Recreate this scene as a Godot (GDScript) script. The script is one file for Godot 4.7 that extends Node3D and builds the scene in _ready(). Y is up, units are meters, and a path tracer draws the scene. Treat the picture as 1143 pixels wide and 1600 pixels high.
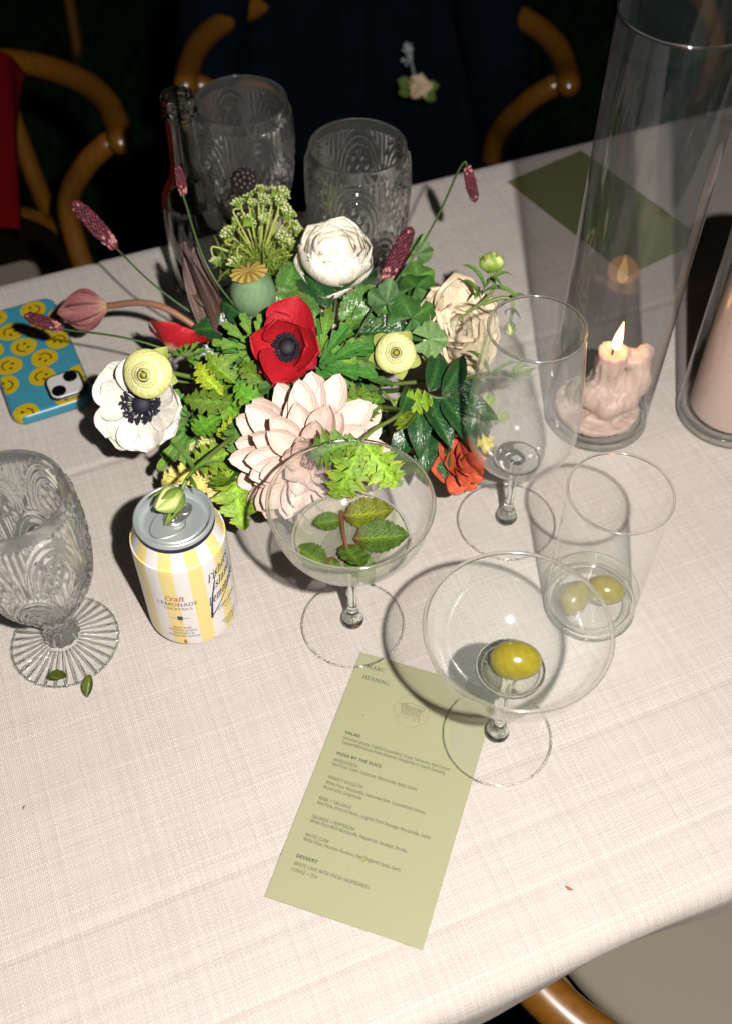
extends Node3D
# A dinner table at night, lit by a camera flash: flowers, glasses, a can, candles and a menu card. Table top at y = T, metres.
const T := 0.75
const TABLE_TURN := 0.388
const LINEN := 0.64      # darkens plain material colours so bounced light fills less and shadows look deeper
var rng := RandomNumberGenerator.new()
var fresh: Dictionary = {}
var M: Dictionary = {}

class Buf:
	var v := PackedVector3Array()
	var n := PackedVector3Array()
	var uv := PackedVector2Array()
	var c := PackedColorArray()
	var ix := PackedInt32Array()
	var x := Transform3D()
	var tint := Color.WHITE
	var use_c := false
	# a sheet of (nu+1)*(nv+1) points; normals point along dU x dV
	func grid(nu: int, nv: int, f: Callable, wrap := false, col = null) -> void:
		var b := v.size()
		var has: bool = col != null
		for j in nv + 1:
			for i in nu + 1:
				var s := float(i) / nu
				var t := float(j) / nv
				v.append(x * (f.call(s, t) as Vector3))
				n.append(Vector3.ZERO)
				uv.append(Vector2(s, t))
				c.append(col.call(s, t) if has else tint)
		var w := nu + 1
		for j in nv:
			for i in nu:
				var a := b + j * w + i
				tri(a, a + w, a + w + 1)
				tri(a, a + w + 1, a + 1)
		if wrap:
			for j in nv + 1:
				var a := b + j * w
				var m := n[a] + n[a + nu]
				n[a] = m
				n[a + nu] = m
	func tri(a: int, d: int, e: int) -> void:
		ix.append(a)
		ix.append(d)
		ix.append(e)
		var m := (v[e] - v[a]).cross(v[d] - v[a])
		n[a] += m
		n[d] += m
		n[e] += m
	func point(p: Vector3, t := Vector2.ZERO) -> int:
		v.append(x * p)
		n.append(Vector3.ZERO)
		uv.append(t)
		c.append(tint)
		return v.size() - 1
	func face(pts: Array) -> void:      # a flat polygon fan, its own corners; clockwise from the front
		var id := []
		for p in pts:
			id.append(point(p))
		for k in range(1, id.size() - 1):
			tri(id[0], id[k], id[k + 1])
	# profile of (radius, height), walked so that the outside lies to the right of the way up
	func lathe(prof: Array, seg: int, warp = null) -> void:
		var m := prof.size() - 1
		var has: bool = warp != null
		grid(seg, m, func(s, t):
			var q: Vector2 = prof[int(round(t * m))]
			var a: float = s * TAU
			if has:
				q = warp.call(s, int(round(t * m)), q)
			return Vector3(q.x * cos(a), q.y, -q.x * sin(a)), true)
	func tube(pts: Array, rad: Array, sides := 8, ends := true) -> void:
		var m := pts.size()
		var frames := []
		var up := Vector3.UP
		for k in m:
			var d: Vector3 = (pts[mini(k + 1, m - 1)] - pts[maxi(k - 1, 0)]).normalized()
			if k == 0:
				up = d.cross(Vector3.RIGHT if absf(d.x) < 0.8 else Vector3.FORWARD).normalized()
			up = (up - d * up.dot(d)).normalized()
			frames.append([pts[k], up, d.cross(up), rad[mini(k, rad.size() - 1)], d])
		if ends:      # rounded ends
			var f0: Array = frames[0]
			var f1: Array = frames[m - 1]
			for k in 3:
				var an := (k + 1) * PI / 6.0
				frames.push_front([f0[0] - f0[4] * f0[3] * sin(an), f0[1], f0[2], f0[3] * maxf(cos(an), 0.001), f0[4]])
				frames.append([f1[0] + f1[4] * f1[3] * sin(an), f1[1], f1[2], f1[3] * maxf(cos(an), 0.001), f1[4]])
		var l := frames.size() - 1
		grid(sides, l, func(s, t):
			var q: Array = frames[int(round(t * l))]
			return q[0] + (q[1] * cos(s * TAU) + q[2] * sin(s * TAU)) * q[3], true)
	func ball(at: Vector3, r: Vector3, nu := 12, nv := 8, bump = null) -> void:
		var has: bool = bump != null
		grid(nu, nv, func(s, t):
			var a: float = s * TAU
			var b: float = (t - 0.5) * PI
			var k: float = bump.call(s, t) if has else 1.0
			return at + Vector3(cos(a) * cos(b) * r.x, sin(b) * r.y, -sin(a) * cos(b) * r.z) * k, true)
	# outline (counter-clockwise seen from above) raised through rings [inset, height]
	func slab(outline: Array, rings: Array) -> void:
		var m := outline.size()
		var inn := []
		for k in m:
			var e: Vector2 = (outline[(k + 1) % m] - outline[(k + m - 1) % m]).normalized()
			inn.append(Vector2(e.y, -e.x))
		var l := rings.size() - 1
		grid(m, l, func(s, t):
			var k := int(round(s * m)) % m
			var q: Vector2 = rings[int(round(t * l))]
			var p: Vector2 = outline[k] + inn[k] * q.x
			return Vector3(p.x, q.y, p.y), true)
		for e in [0, l]:
			var q: Vector2 = rings[e]
			var mid := Vector2.ZERO
			for p in outline:
				mid += p / m
			var o := point(Vector3(mid.x, q.y, mid.y), mid)
			var first := v.size()
			for k in m + 1:
				var p: Vector2 = outline[k % m] + inn[k % m] * q.x
				point(Vector3(p.x, q.y, p.y), p)
			for k in m:
				if e == 0:
					tri(o, first + k, first + k + 1)
				else:
					tri(o, first + k + 1, first + k)
	func done() -> ArrayMesh:
		var a := []
		a.resize(Mesh.ARRAY_MAX)
		for k in n.size():
			n[k] = n[k].normalized() if n[k].length_squared() > 0.0 else Vector3.UP
		a[Mesh.ARRAY_VERTEX] = v
		a[Mesh.ARRAY_NORMAL] = n
		a[Mesh.ARRAY_TEX_UV] = uv
		a[Mesh.ARRAY_COLOR] = c
		a[Mesh.ARRAY_INDEX] = ix
		var me := ArrayMesh.new()
		me.add_surface_from_arrays(Mesh.PRIMITIVE_TRIANGLES, a)
		return me

# ---------------------------------------------------------------- naming and placing
func numbered(called: String) -> String:
	var k: int = fresh.get(called, 0)
	fresh[called] = k + 1
	return called if k == 0 else "%s_%03d" % [called, k]

func tag(o: Node3D, label: String, category: String, group := "") -> Node3D:
	o.set_meta("label", label)
	o.set_meta("category", category)
	if group:
		o.set_meta("group", group)
	return o

func thing(called: String, label: String, category: String, at: Vector3, basis := Basis(), group := "") -> Node3D:
	var o := Node3D.new()
	o.name = numbered(called)
	add_child(o)
	o.transform = Transform3D(basis, at)
	return tag(o, label, category, group)

func part(called: String, shape, mat: Material, parent: Node, xf := Transform3D()) -> MeshInstance3D:
	var o := MeshInstance3D.new()
	o.name = called if parent != self else numbered(called)
	o.mesh = shape.done() if shape is Buf else shape
	o.material_override = mat
	o.transform = xf
	parent.add_child(o, true)
	return o

func melt(f: Callable, lo: Vector3, n: Vector3i, cell: float) -> Buf:      # surface nets of a distance field
	var val := PackedFloat32Array()
	val.resize(n.x * n.y * n.z)
	for k in n.z:
		for j in n.y:
			for i in n.x:
				val[(k * n.y + j) * n.x + i] = f.call(lo + Vector3(i, j, k) * cell)
	var b := Buf.new()
	var id := PackedInt32Array()
	id.resize(val.size())
	id.fill(-1)
	for k in n.z - 1:
		for j in n.y - 1:
			for i in n.x - 1:
				var sum := Vector3.ZERO
				var cnt := 0
				for e in 12:
					var ax := e / 4
					var u := e % 2
					var w := (e / 2) % 2
					var p := Vector3i(0, u, w) if ax == 0 else Vector3i(u, 0, w) if ax == 1 else Vector3i(u, w, 0)
					var q := p
					q[ax] = 1
					var a := val[((k + p.z) * n.y + j + p.y) * n.x + i + p.x]
					var d := val[((k + q.z) * n.y + j + q.y) * n.x + i + q.x]
					if (a < 0.0) != (d < 0.0):
						sum += Vector3(p).lerp(Vector3(q), a / (a - d))
						cnt += 1
				if cnt:
					id[(k * n.y + j) * n.x + i] = b.point(lo + (Vector3(i, j, k) + sum / cnt) * cell)
	for k in range(1, n.z - 1):
		for j in range(1, n.y - 1):
			for i in range(1, n.x - 1):
				var at := (k * n.y + j) * n.x + i
				for ax in 3:
					var st: int = [1, n.x, n.x * n.y][ax]
					var s1: int = [n.x, n.x * n.y, 1][ax]
					var s2: int = [n.x * n.y, 1, n.x][ax]
					var inside := val[at] < 0.0
					if inside == (val[at + st] < 0.0):
						continue
					var q := [id[at - s1 - s2], id[at - s2], id[at], id[at - s1]]
					if q.min() < 0:
						continue
					if inside:
						b.tri(q[0], q[2], q[1])
						b.tri(q[0], q[3], q[2])
					else:
						b.tri(q[0], q[1], q[2])
						b.tri(q[0], q[2], q[3])
	return b

func soft_min(a: float, b: float, k: float) -> float:
	var h := maxf(k - absf(a - b), 0.0) / k
	return minf(a, b) - h * h * k * 0.25

func aim(dir: Vector3, spin := 0.0) -> Basis:      # y along dir
	var y := dir.normalized()
	var xx := y.cross(Vector3.FORWARD if absf(y.z) < 0.9 else Vector3.UP).normalized()
	return Basis(xx, y, xx.cross(y)) * Basis(Vector3.UP, spin)

func lay(d: Vector3, up: Vector3) -> Basis:       # x along d, y as near up as can be
	var xx := d.normalized()
	var y := (up - xx * up.dot(xx)).normalized()
	return Basis(xx, y, xx.cross(y))

func curve(pts: Array, n := 12) -> Array:          # a smooth line through the points
	var out := []
	for k in pts.size() - 1:
		var p0: Vector3 = pts[maxi(k - 1, 0)]
		var p3: Vector3 = pts[mini(k + 2, pts.size() - 1)]
		for j in n:
			var a: Vector3 = pts[k]
			out.append(a.cubic_interpolate(pts[k + 1], p0, p3, float(j) / n))
	out.append(pts[-1])
	return out

func local(o: Node3D, pts: Array) -> Array:
	var inv := o.transform.affine_inverse()
	return pts.map(func(p): return inv * p)

func taper(a: float, b: float, n: int) -> Array:
	return range(n).map(func(k): return lerpf(a, b, float(k) / maxi(n - 1, 1)))

func lin(r: float, g: float, b: float, a := 1.0) -> Color:
	var q := Color(r, g, b).linear_to_srgb()
	q.a = a
	return q

func mat(r: float, g: float, b: float, rough := 0.6, more := {}) -> StandardMaterial3D:
	var m := StandardMaterial3D.new()
	m.albedo_color = lin(r * LINEN, g * LINEN, b * LINEN)
	m.roughness = rough
	for k in more:
		m.set(k, more[k])
	return m

func vmat(rough := 0.55, back := 0.25, more := {}) -> StandardMaterial3D:
	var m := mat(1.0 / LINEN, 1.0 / LINEN, 1.0 / LINEN, rough, more)
	m.vertex_color_use_as_albedo = true
	if back > 0:
		m.backlight_enabled = true
		m.backlight = Color(back, back, back)
	return m

func pane(tint: Color, alpha: float, rough := 0.06) -> StandardMaterial3D:
	var m := StandardMaterial3D.new()
	m.transparency = BaseMaterial3D.TRANSPARENCY_ALPHA
	m.albedo_color = Color(tint.r, tint.g, tint.b, alpha)
	m.roughness = rough
	return m

func solid_glass(tint: Color, scale := 0.05) -> StandardMaterial3D:
	var m := StandardMaterial3D.new()
	m.refraction_enabled = true
	m.refraction_scale = scale
	m.albedo_color = Color(tint.r, tint.g, tint.b, 0.0)
	m.roughness = 0.0
	return m

func jit(a: float) -> float:
	return rng.randf_range(-a, a)

func lettering(called: String, words: String, font: Font, height: float, width: float, mat_: Material, parent: Node, at: Vector3, flat := true) -> MeshInstance3D:
	# flat lettering lying on a card, cap height as given, scaled along to the width if one is given
	var t := TextMesh.new()
	t.font = font
	t.text = words
	t.depth = 0.0
	t.font_size = 32
	t.pixel_size = height / 22.8
	t.horizontal_alignment = HORIZONTAL_ALIGNMENT_LEFT
	t.vertical_alignment = VERTICAL_ALIGNMENT_BOTTOM
	var k := 1.0
	if width > 0.0:
		k = width / t.get_aabb().size.x
	var arr := t.get_mesh_arrays()
	var pos: PackedVector3Array = arr[Mesh.ARRAY_VERTEX]
	var bb := t.get_aabb()
	for i in pos.size():
		pos[i] = Vector3((pos[i].x - bb.position.x) * k, pos[i].y, 0)
	return part(called, plain_mesh(pos, arr[Mesh.ARRAY_INDEX]), mat_, parent, Transform3D(Basis(Vector3.RIGHT, -PI / 2), at) if flat else Transform3D(Basis(), at))

func plain_mesh(pos: PackedVector3Array, index) -> ArrayMesh:
	var a := []
	a.resize(Mesh.ARRAY_MAX)
	a[Mesh.ARRAY_VERTEX] = pos
	if index != null and index.size():
		a[Mesh.ARRAY_INDEX] = index
	var nn := PackedVector3Array()
	nn.resize(pos.size())
	nn.fill(Vector3(0, 0, 1))
	a[Mesh.ARRAY_NORMAL] = nn
	var me := ArrayMesh.new()
	me.add_surface_from_arrays(Mesh.PRIMITIVE_TRIANGLES, a)
	return me

func _ready() -> void:
	rng.seed = 77
	# camera, 0.69 m above the cloth and looking down 51.3 degrees
	var cam := Camera3D.new()
	cam.name = "camera"
	add_child(cam)
	var lens := CameraAttributesPhysical.new()
	lens.frustum_focal_length = 25.5
	lens.exposure_aperture = 3.8
	lens.frustum_focus_distance = 0.76
	lens.frustum_near = 0.02
	lens.frustum_far = 60.0
	cam.attributes = lens
	cam.position = Vector3(0, T + 0.69, 0)
	cam.rotation = Vector3(deg_to_rad(-51.3), 0, 0)
	cam.current = true
	# night air with next to no light of its own
	var we := WorldEnvironment.new()
	we.name = "night"
	var e := Environment.new()
	e.background_mode = Environment.BG_COLOR
	e.background_color = Color(0.012, 0.016, 0.016)
	e.tonemap_mode = Environment.TONE_MAPPER_LINEAR
	e.tonemap_exposure = 1.0
	e.sdfgi_enabled = true
	e.ssao_enabled = true
	e.ssil_enabled = true
	we.environment = e
	add_child(we)
	# the flash of the camera, to the right of the lens and a little above
	var flash := OmniLight3D.new()
	flash.name = "flash"
	flash.position = Vector3(0.148, T + 0.85, 0.07)
	flash.light_color = Color(1.0, 0.97, 0.945)
	flash.light_energy = 2.5
	flash.light_size = 0.011
	flash.omni_range = 12.0
	flash.omni_attenuation = 2.0
	flash.shadow_enabled = true
	add_child(flash)
	materials()
	surroundings()
	table()
	glassware()
	tableware()
	flowers()

# ---------------------------------------------------------------- materials
func weave() -> Array:
	# linen: threads over and under, with slubs; returns [albedo, height]
	var px := 12
	var threads := 96
	var size := px * threads
	var hb := PackedByteArray()
	var ab := PackedByteArray()
	hb.resize(size * size)
	ab.resize(size * size * 3)
	var warp := []
	var weft := []
	for k in threads:
		warp.append([rng.randf_range(0.62, 1.0), rng.randf_range(0.93, 1.0)])
		weft.append([rng.randf_range(0.6, 1.0), rng.randf_range(0.925, 1.0)])
	var noise := FastNoiseLite.new()
	noise.seed = 5
	noise.frequency = 0.06
	var wob := PackedFloat32Array()
	for k in threads * threads:
		wob.append(clampf(0.88 + 0.3 * noise.get_noise_2d((k % threads) * 0.9, (k / threads) * 5.0) + 0.3 * noise.get_noise_2d((k % threads) * 5.0 + 900.0, (k / threads) * 0.9) + rng.randf_range(-0.1, 0.1), 0.5, 1.0))
	var side := PackedFloat32Array()
	for k in px:
		side.append(sin(PI * (k + 0.5) / px))
	for y in size:
		var ty := y / px
		var sy := side[y % px]
		for x in size:
			var tx := x / px
			var sx := side[x % px]
			var over := (tx + ty) % 2 == 0
			var w: Array = warp[tx] if over else weft[ty]
			var h: float = (sx * (0.45 + 0.55 * sy) if over else sy * (0.45 + 0.55 * sx)) * w[0] * wob[ty * threads + tx]
			hb[y * size + x] = int(h * 255)
			var l: float = w[1] * (0.79 + 0.25 * h)
			var i := (y * size + x) * 3
			l = minf(l, 1.0)
			ab[i] = int(l * 255)
			ab[i + 1] = int(l * (0.965 + 0.02 * h) * 255)
			ab[i + 2] = int(l * (0.935 + 0.03 * h) * 255)
	return [ImageTexture.create_from_image(Image.create_from_data(size, size, false, Image.FORMAT_RGB8, ab)), ImageTexture.create_from_image(Image.create_from_data(size, size, false, Image.FORMAT_L8, hb))]

func noise_tex(freq: float, a: Color, b: Color, size := 512, oct := 4) -> NoiseTexture2D:
	var t := NoiseTexture2D.new()
	var n := FastNoiseLite.new()
	n.seed = int(freq * 1000)
	n.frequency = freq
	n.fractal_octaves = oct
	t.noise = n
	t.width = size
	t.height = size
	t.seamless = true
	var g := Gradient.new()
	g.colors = PackedColorArray([a, b])
	t.color_ramp = g
	return t

func streaks(size: int, veins: bool) -> Array:
	# the fine lines of a petal running to its tip, or the ribs and mottling of a leaf; returns [albedo, height]
	var a := PackedByteArray()
	var h := PackedByteArray()
	a.resize(size * size)
	h.resize(size * size)
	var n := FastNoiseLite.new()
	n.seed = 21
	n.frequency = 1.0
	n.fractal_octaves = 4
	for y in size:
		for x in size:
			var u := float(x) / size
			var v := float(y) / size
			var g := 0.5
			var l := 1.0
			if veins:
				var s := absf(u - 0.5)
				var rib := exp(-pow(s / 0.02, 2.0))
				var side := pow(absf(cos((v - s * 0.7) * PI * 9.0)), 14.0) * smoothstep(0.5, 0.1, s)
				var m := n.get_noise_2d(u * 9.0, v * 16.0)
				g = 0.62 - 0.4 * rib - 0.3 * side + 0.28 * m
				l = 0.84 + 0.22 * m + 0.12 * side + 0.1 * rib
			else:
				var fan := (u - 0.5) * (0.5 + 0.9 * (1.0 - v))
				var m := n.get_noise_2d(fan * 34.0, v * 2.2)
				var c := n.get_noise_2d(u * 3.0 + 40.0, v * 3.0)
				g = 0.5 + 0.4 * m + 0.4 * c
				l = 0.94 + 0.13 * m + 0.06 * c
			h[y * size + x] = int(clampf(g, 0.0, 1.0) * 255)
			a[y * size + x] = int(clampf(l, 0.0, 1.0) * 255)
	return [ImageTexture.create_from_image(Image.create_from_data(size, size, false, Image.FORMAT_L8, a)), ImageTexture.create_from_image(Image.create_from_data(size, size, false, Image.FORMAT_L8, h))]

func materials() -> void:
	var w := weave()
	M.cloth = mat(0.88, 0.855, 0.84, 0.9, {"albedo_texture": w[0], "heightmap_enabled": true, "heightmap_texture": w[1], "heightmap_scale": 0.05, "uv1_scale": Vector3(7.6, 7.6, 7.6)})
	M.wood = mat(0.2, 0.08, 0.008, 0.35, {"albedo_texture": noise_tex(0.012, Color(0.8, 0.8, 0.8), Color(1, 1, 1)), "uv1_triplanar": true, "uv1_scale": Vector3(14, 2, 14), "clearcoat_enabled": true, "clearcoat": 0.4, "clearcoat_roughness": 0.15})
	M.grass = mat(0.006, 0.02, 0.01, 0.95, {"metallic_specular": 0.1, "albedo_texture": noise_tex(0.05, Color(0.35, 0.35, 0.35), Color(1, 1, 1)), "uv1_triplanar": true, "uv1_scale": Vector3(2, 2, 2)})
	M.blade = mat(0.008, 0.032, 0.012, 0.8, {"metallic_specular": 0.15})
	M.seat = mat(0.008, 0.005, 0.003, 0.8, {"metallic_specular": 0.1})
	M.cushion = mat(0.27, 0.235, 0.18, 0.95, {"albedo_texture": noise_tex(0.2, Color(0.85, 0.85, 0.85), Color(1, 1, 1)), "uv1_triplanar": true, "uv1_scale": Vector3(9, 9, 9)})
	M.navy = mat(0.003, 0.005, 0.009, 0.95, {"metallic_specular": 0.08})
	M.red_cloth = mat(0.11, 0.003, 0.006, 0.9, {"metallic_specular": 0.1})
	M.wall_glass = pane(Color(0.8, 0.83, 0.81), 0.055)
	M.thin_glass = pane(Color(0.8, 0.83, 0.81), 0.035)
	M.smoke_glass = pane(Color(0.1, 0.13, 0.13), 0.3)
	M.glass = solid_glass(Color(0.985, 1.0, 0.99))
	M.crystal = solid_glass(Color(0.95, 0.96, 0.95))
	M.crystal.albedo_color.a = 0.045  # milky white in the colour stands in for light missing behind the glass
	M.crystal.roughness = 0.05
	M.rim = solid_glass(Color(1, 1, 1))
	M.rim.roughness = 0.12
	M.clear_crystal = solid_glass(Color(0.96, 0.975, 0.965))
	M.clear_crystal.albedo_color.a = 0.015  # the same painted brightening, weaker, for the goblets at the back
	M.clear_crystal.roughness = 0.05
	M.liquid = pane(Color(0.62, 0.62, 0.54), 0.3)
	M.clear_liquid = pane(Color(0.8, 0.82, 0.7), 0.08)
	M.black = mat(0.006, 0.006, 0.008, 0.35)
	M.ink = mat(0.03, 0.03, 0.018, 0.7)
	M.ink_faint = mat(0.16, 0.15, 0.085, 0.7)
	M.card = mat(0.37, 0.37, 0.215, 0.75, {"albedo_texture": noise_tex(0.3, Color(0.93, 0.93, 0.93), Color(1, 1, 1), 256), "uv1_triplanar": true, "uv1_scale": Vector3(8, 8, 8)})
	var pt := streaks(256, false)
	var lt := streaks(256, true)
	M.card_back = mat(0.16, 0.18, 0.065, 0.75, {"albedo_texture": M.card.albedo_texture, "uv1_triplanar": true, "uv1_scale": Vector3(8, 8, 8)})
	M.petal = vmat(0.62, 0.35, {"albedo_texture": pt[0], "heightmap_enabled": true, "heightmap_texture": pt[1], "heightmap_scale": 0.06})
	M.leaf = vmat(0.55, 0.22, {"metallic_specular": 0.35, "albedo_texture": lt[0], "heightmap_enabled": true, "heightmap_texture": lt[1], "heightmap_scale": 0.06})
	M.shiny_leaf = vmat(0.3, 0.1, {"albedo_texture": lt[0], "heightmap_enabled": true, "heightmap_texture": lt[1], "heightmap_scale": 0.05})
	M.plain = vmat(0.6, 0.3)
	M.leaves = []
	for q in [Color(0.78, 0.84, 0.8), Color(1.0, 1.0, 0.95), Color(1.15, 1.14, 1.1), Color(0.85, 1.02, 0.9), Color(1.28, 1.2, 1.0)]:
		var lm: StandardMaterial3D = M.leaf.duplicate()
		lm.albedo_color = Color(lm.albedo_color.r * q.r, lm.albedo_color.g * q.g, lm.albedo_color.b * q.b)
		M.leaves.append(lm)
	M.stem = mat(0.16, 0.24, 0.045, 0.5)
	M.dark_stem = mat(0.06, 0.12, 0.03, 0.5)
	M.wax = mat(1.1, 0.84, 0.72, 0.45, {"subsurf_scatter_enabled": true, "subsurf_scatter_strength": 0.35})
	M.tin = mat(0.6, 0.62, 0.6, 0.36, {"metallic": 0.85})
	M.navy_ink = mat(0.012, 0.022, 0.075, 0.4)
	M.red_ink = mat(0.5, 0.05, 0.03, 0.4)
	M.olive = vmat(0.22, 0.0)

# ---------------------------------------------------------------- the setting, chairs, jacket
func round_rect(w: float, l: float, r: float, n := 8) -> Array:
	var out := []
	for q in 4:
		var cx := (w / 2 - r) * (1 if q == 0 or q == 3 else -1)
		var cy := (l / 2 - r) * (1 if q < 2 else -1)
		for k in n + 1:
			var a := (q + float(k) / n) * PI / 2
			out.append(Vector2(cx + r * cos(a), cy + r * sin(a)))
	out.reverse()
	return out

func surroundings() -> void:
	var b := Buf.new()
	b.slab([Vector2(-20, 20), Vector2(20, 20), Vector2(20, -20), Vector2(-20, -20)], [Vector2(0, -0.2), Vector2(0, 0)])
	part("ground", b, M.grass, self).set_meta("kind", "structure")
	# tufts of grass where the flash reaches the lawn
	var tuft := Buf.new()
	for k in 5:
		var a := k * 2.4
		var h := 0.03 + 0.006 * k
		tuft.tube([Vector3(0.006 * cos(a), 0, 0.006 * sin(a)), Vector3(0.012 * cos(a), h * 0.6, 0.012 * sin(a)), Vector3(0.024 * cos(a), h, 0.024 * sin(a))], [0.002, 0.0014, 0.0003], 3, false)
	var mm := MultiMesh.new()
	mm.transform_format = MultiMesh.TRANSFORM_3D
	mm.mesh = tuft.done()
	mm.instance_count = 16000
	for k in 16000:
		var p := Vector3(rng.randf_range(-1.6, 1.6), 0, rng.randf_range(-3.2, 0.4))
		mm.set_instance_transform(k, Transform3D(Basis(Vector3.UP, rng.randf() * TAU).scaled(Vector3.ONE * rng.randf_range(0.6, 1.2)), p))
	var g := MultiMeshInstance3D.new()
	g.name = "grass"
	g.multimesh = mm
	g.material_override = M.blade
	add_child(g)
	g.set_meta("kind", "stuff")
	tag(g, "short dark green grass under the table and chairs", "grass")
	# bentwood armchairs
	var proto := make_chair()
	var seats := [
		[Vector3(0.015, 0, -1.40), 0.0, "bentwood armchair across the table with a navy jacket over it"],
		[Vector3(-0.565, 0, -1.19), 0.30, "bentwood armchair left of the jacket, with a red cloth over its back"],
		[Vector3(0.292, 0, -0.398), 3.83, "bentwood armchair tucked under the near table edge"],
		[Vector3(0.72, 0, -1.62), -0.35, "bentwood armchair seen through the tall glass candle cylinder"],
		[Vector3(-0.75, 0, -2.95), 2.6, "bentwood armchair alone in the dark, far behind the others"]]
	for i in seats.size():
		var o: Node3D = proto
		if i:
			o = proto.duplicate()
			o.name = numbered("bentwood_armchair")
			add_child(o)
		o.position = seats[i][0]
		o.rotation.y = seats[i][1]
		tag(o, seats[i][2], "chair", "bentwood chairs round the table")
	b = Buf.new()
	b.lathe([Vector2(0, 0.0), Vector2(0.18, 0.0), Vector2(0.2, 0.008), Vector2(0.208, 0.022), Vector2(0.2, 0.034), Vector2(0.17, 0.041), Vector2(0.1, 0.044), Vector2(0, 0.045)], 64)
	var cu := part("seat_cushion", b, M.cushion, self, Transform3D(Basis(), Vector3(0.338, 0.4705, -0.385)))
	tag(cu, "pale beige round cushion on the chair at the near table edge", "cushion")
	b = Buf.new()
	b.slab(round_rect(0.2, 0.13, 0.02, 5), [Vector2(0.004, 0), Vector2(0, 0.004), Vector2(0.002, 0.014), Vector2(0.008, 0.018)])
	var na := part("folded_napkin", b, M.cushion, self, Transform3D(Basis(Vector3.UP, 0.4), Vector3(-0.525, 0.4705, -1.12)))
	tag(na, "pale folded napkin left on the seat of the left chair", "napkin")
	jacket()

func make_chair() -> Node3D:
	# faces +z; the arms and the back are one steamed hoop
	var t := thing("bentwood_armchair", "", "chair", Vector3.ZERO)
	var b := Buf.new()
	var pts := []
	for k in 33:
		var a := PI + PI * k / 32.0
		pts.append(Vector3(0.255 * cos(a), 0.66 + 0.012 * sin(a), -0.02 + 0.235 * sin(a)))
	pts.push_front(Vector3(-0.256, 0.662, 0.015))
	pts.push_front(Vector3(-0.254, 0.665, 0.05))
	pts.append(Vector3(0.256, 0.662, 0.015))
	pts.append(Vector3(0.254, 0.665, 0.05))
	b.tube(curve(pts, 3), [0.0165], 14)
	part("arm_hoop", b, M.wood, t)
	for s in [-1, 1]:
		b = Buf.new()
		b.tube(curve([Vector3(s * 0.21, 0.0, 0.15), Vector3(s * 0.192, 0.25, 0.1), Vector3(s * 0.18, 0.42, 0.035), Vector3(s * 0.17, 0.48, 0.01), Vector3(s * 0.172, 0.55, -0.008), Vector3(s * 0.205, 0.62, 0.02), Vector3(s * 0.238, 0.652, 0.03)], 8), [0.015], 12)
		part("front_leg", b, M.wood, t)
		b = Buf.new()
		b.tube(curve([Vector3(s * 0.19, 0.0, -0.27), Vector3(s * 0.15, 0.3, -0.215), Vector3(s * 0.13, 0.47, -0.21), Vector3(s * 0.115, 0.652, -0.232)], 8), [0.014], 12)
		part("rear_leg", b, M.wood, t)
	b = Buf.new()
	pts = []
	for k in 41:
		pts.append(Vector3(0.168 * cos(TAU * k / 40), 0.445, 0.178 * sin(TAU * k / 40)))
	b.tube(pts, [0.02], 12, false)
	part("seat_frame", b, M.wood, t)
	b = Buf.new()
	b.lathe([Vector2(0, 0.446), Vector2(0.14, 0.446), Vector2(0.158, 0.452), Vector2(0.163, 0.46), Vector2(0.158, 0.466), Vector2(0.14, 0.469), Vector2(0.1, 0.47), Vector2(0, 0.47)], 48)
	part("seat", b, M.seat, t)
	b = Buf.new()
	pts = []
	for k in 33:
		pts.append(Vector3(0.165 * cos(TAU * k / 32), 0.22, -0.02 + 0.165 * sin(TAU * k / 32)))
	b.tube(pts, [0.009], 8, false)
	part("leg_ring", b, M.wood, t)
	return t

func cloth_sheet(b: Buf, nu: int, nv: int, f: Callable, thick := 0.004) -> void:
	b.grid(nu, nv, f)
	b.grid(nu, nv, func(s, t): return f.call(1.0 - s, t) + Vector3(0, -thick, -thick))

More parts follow.
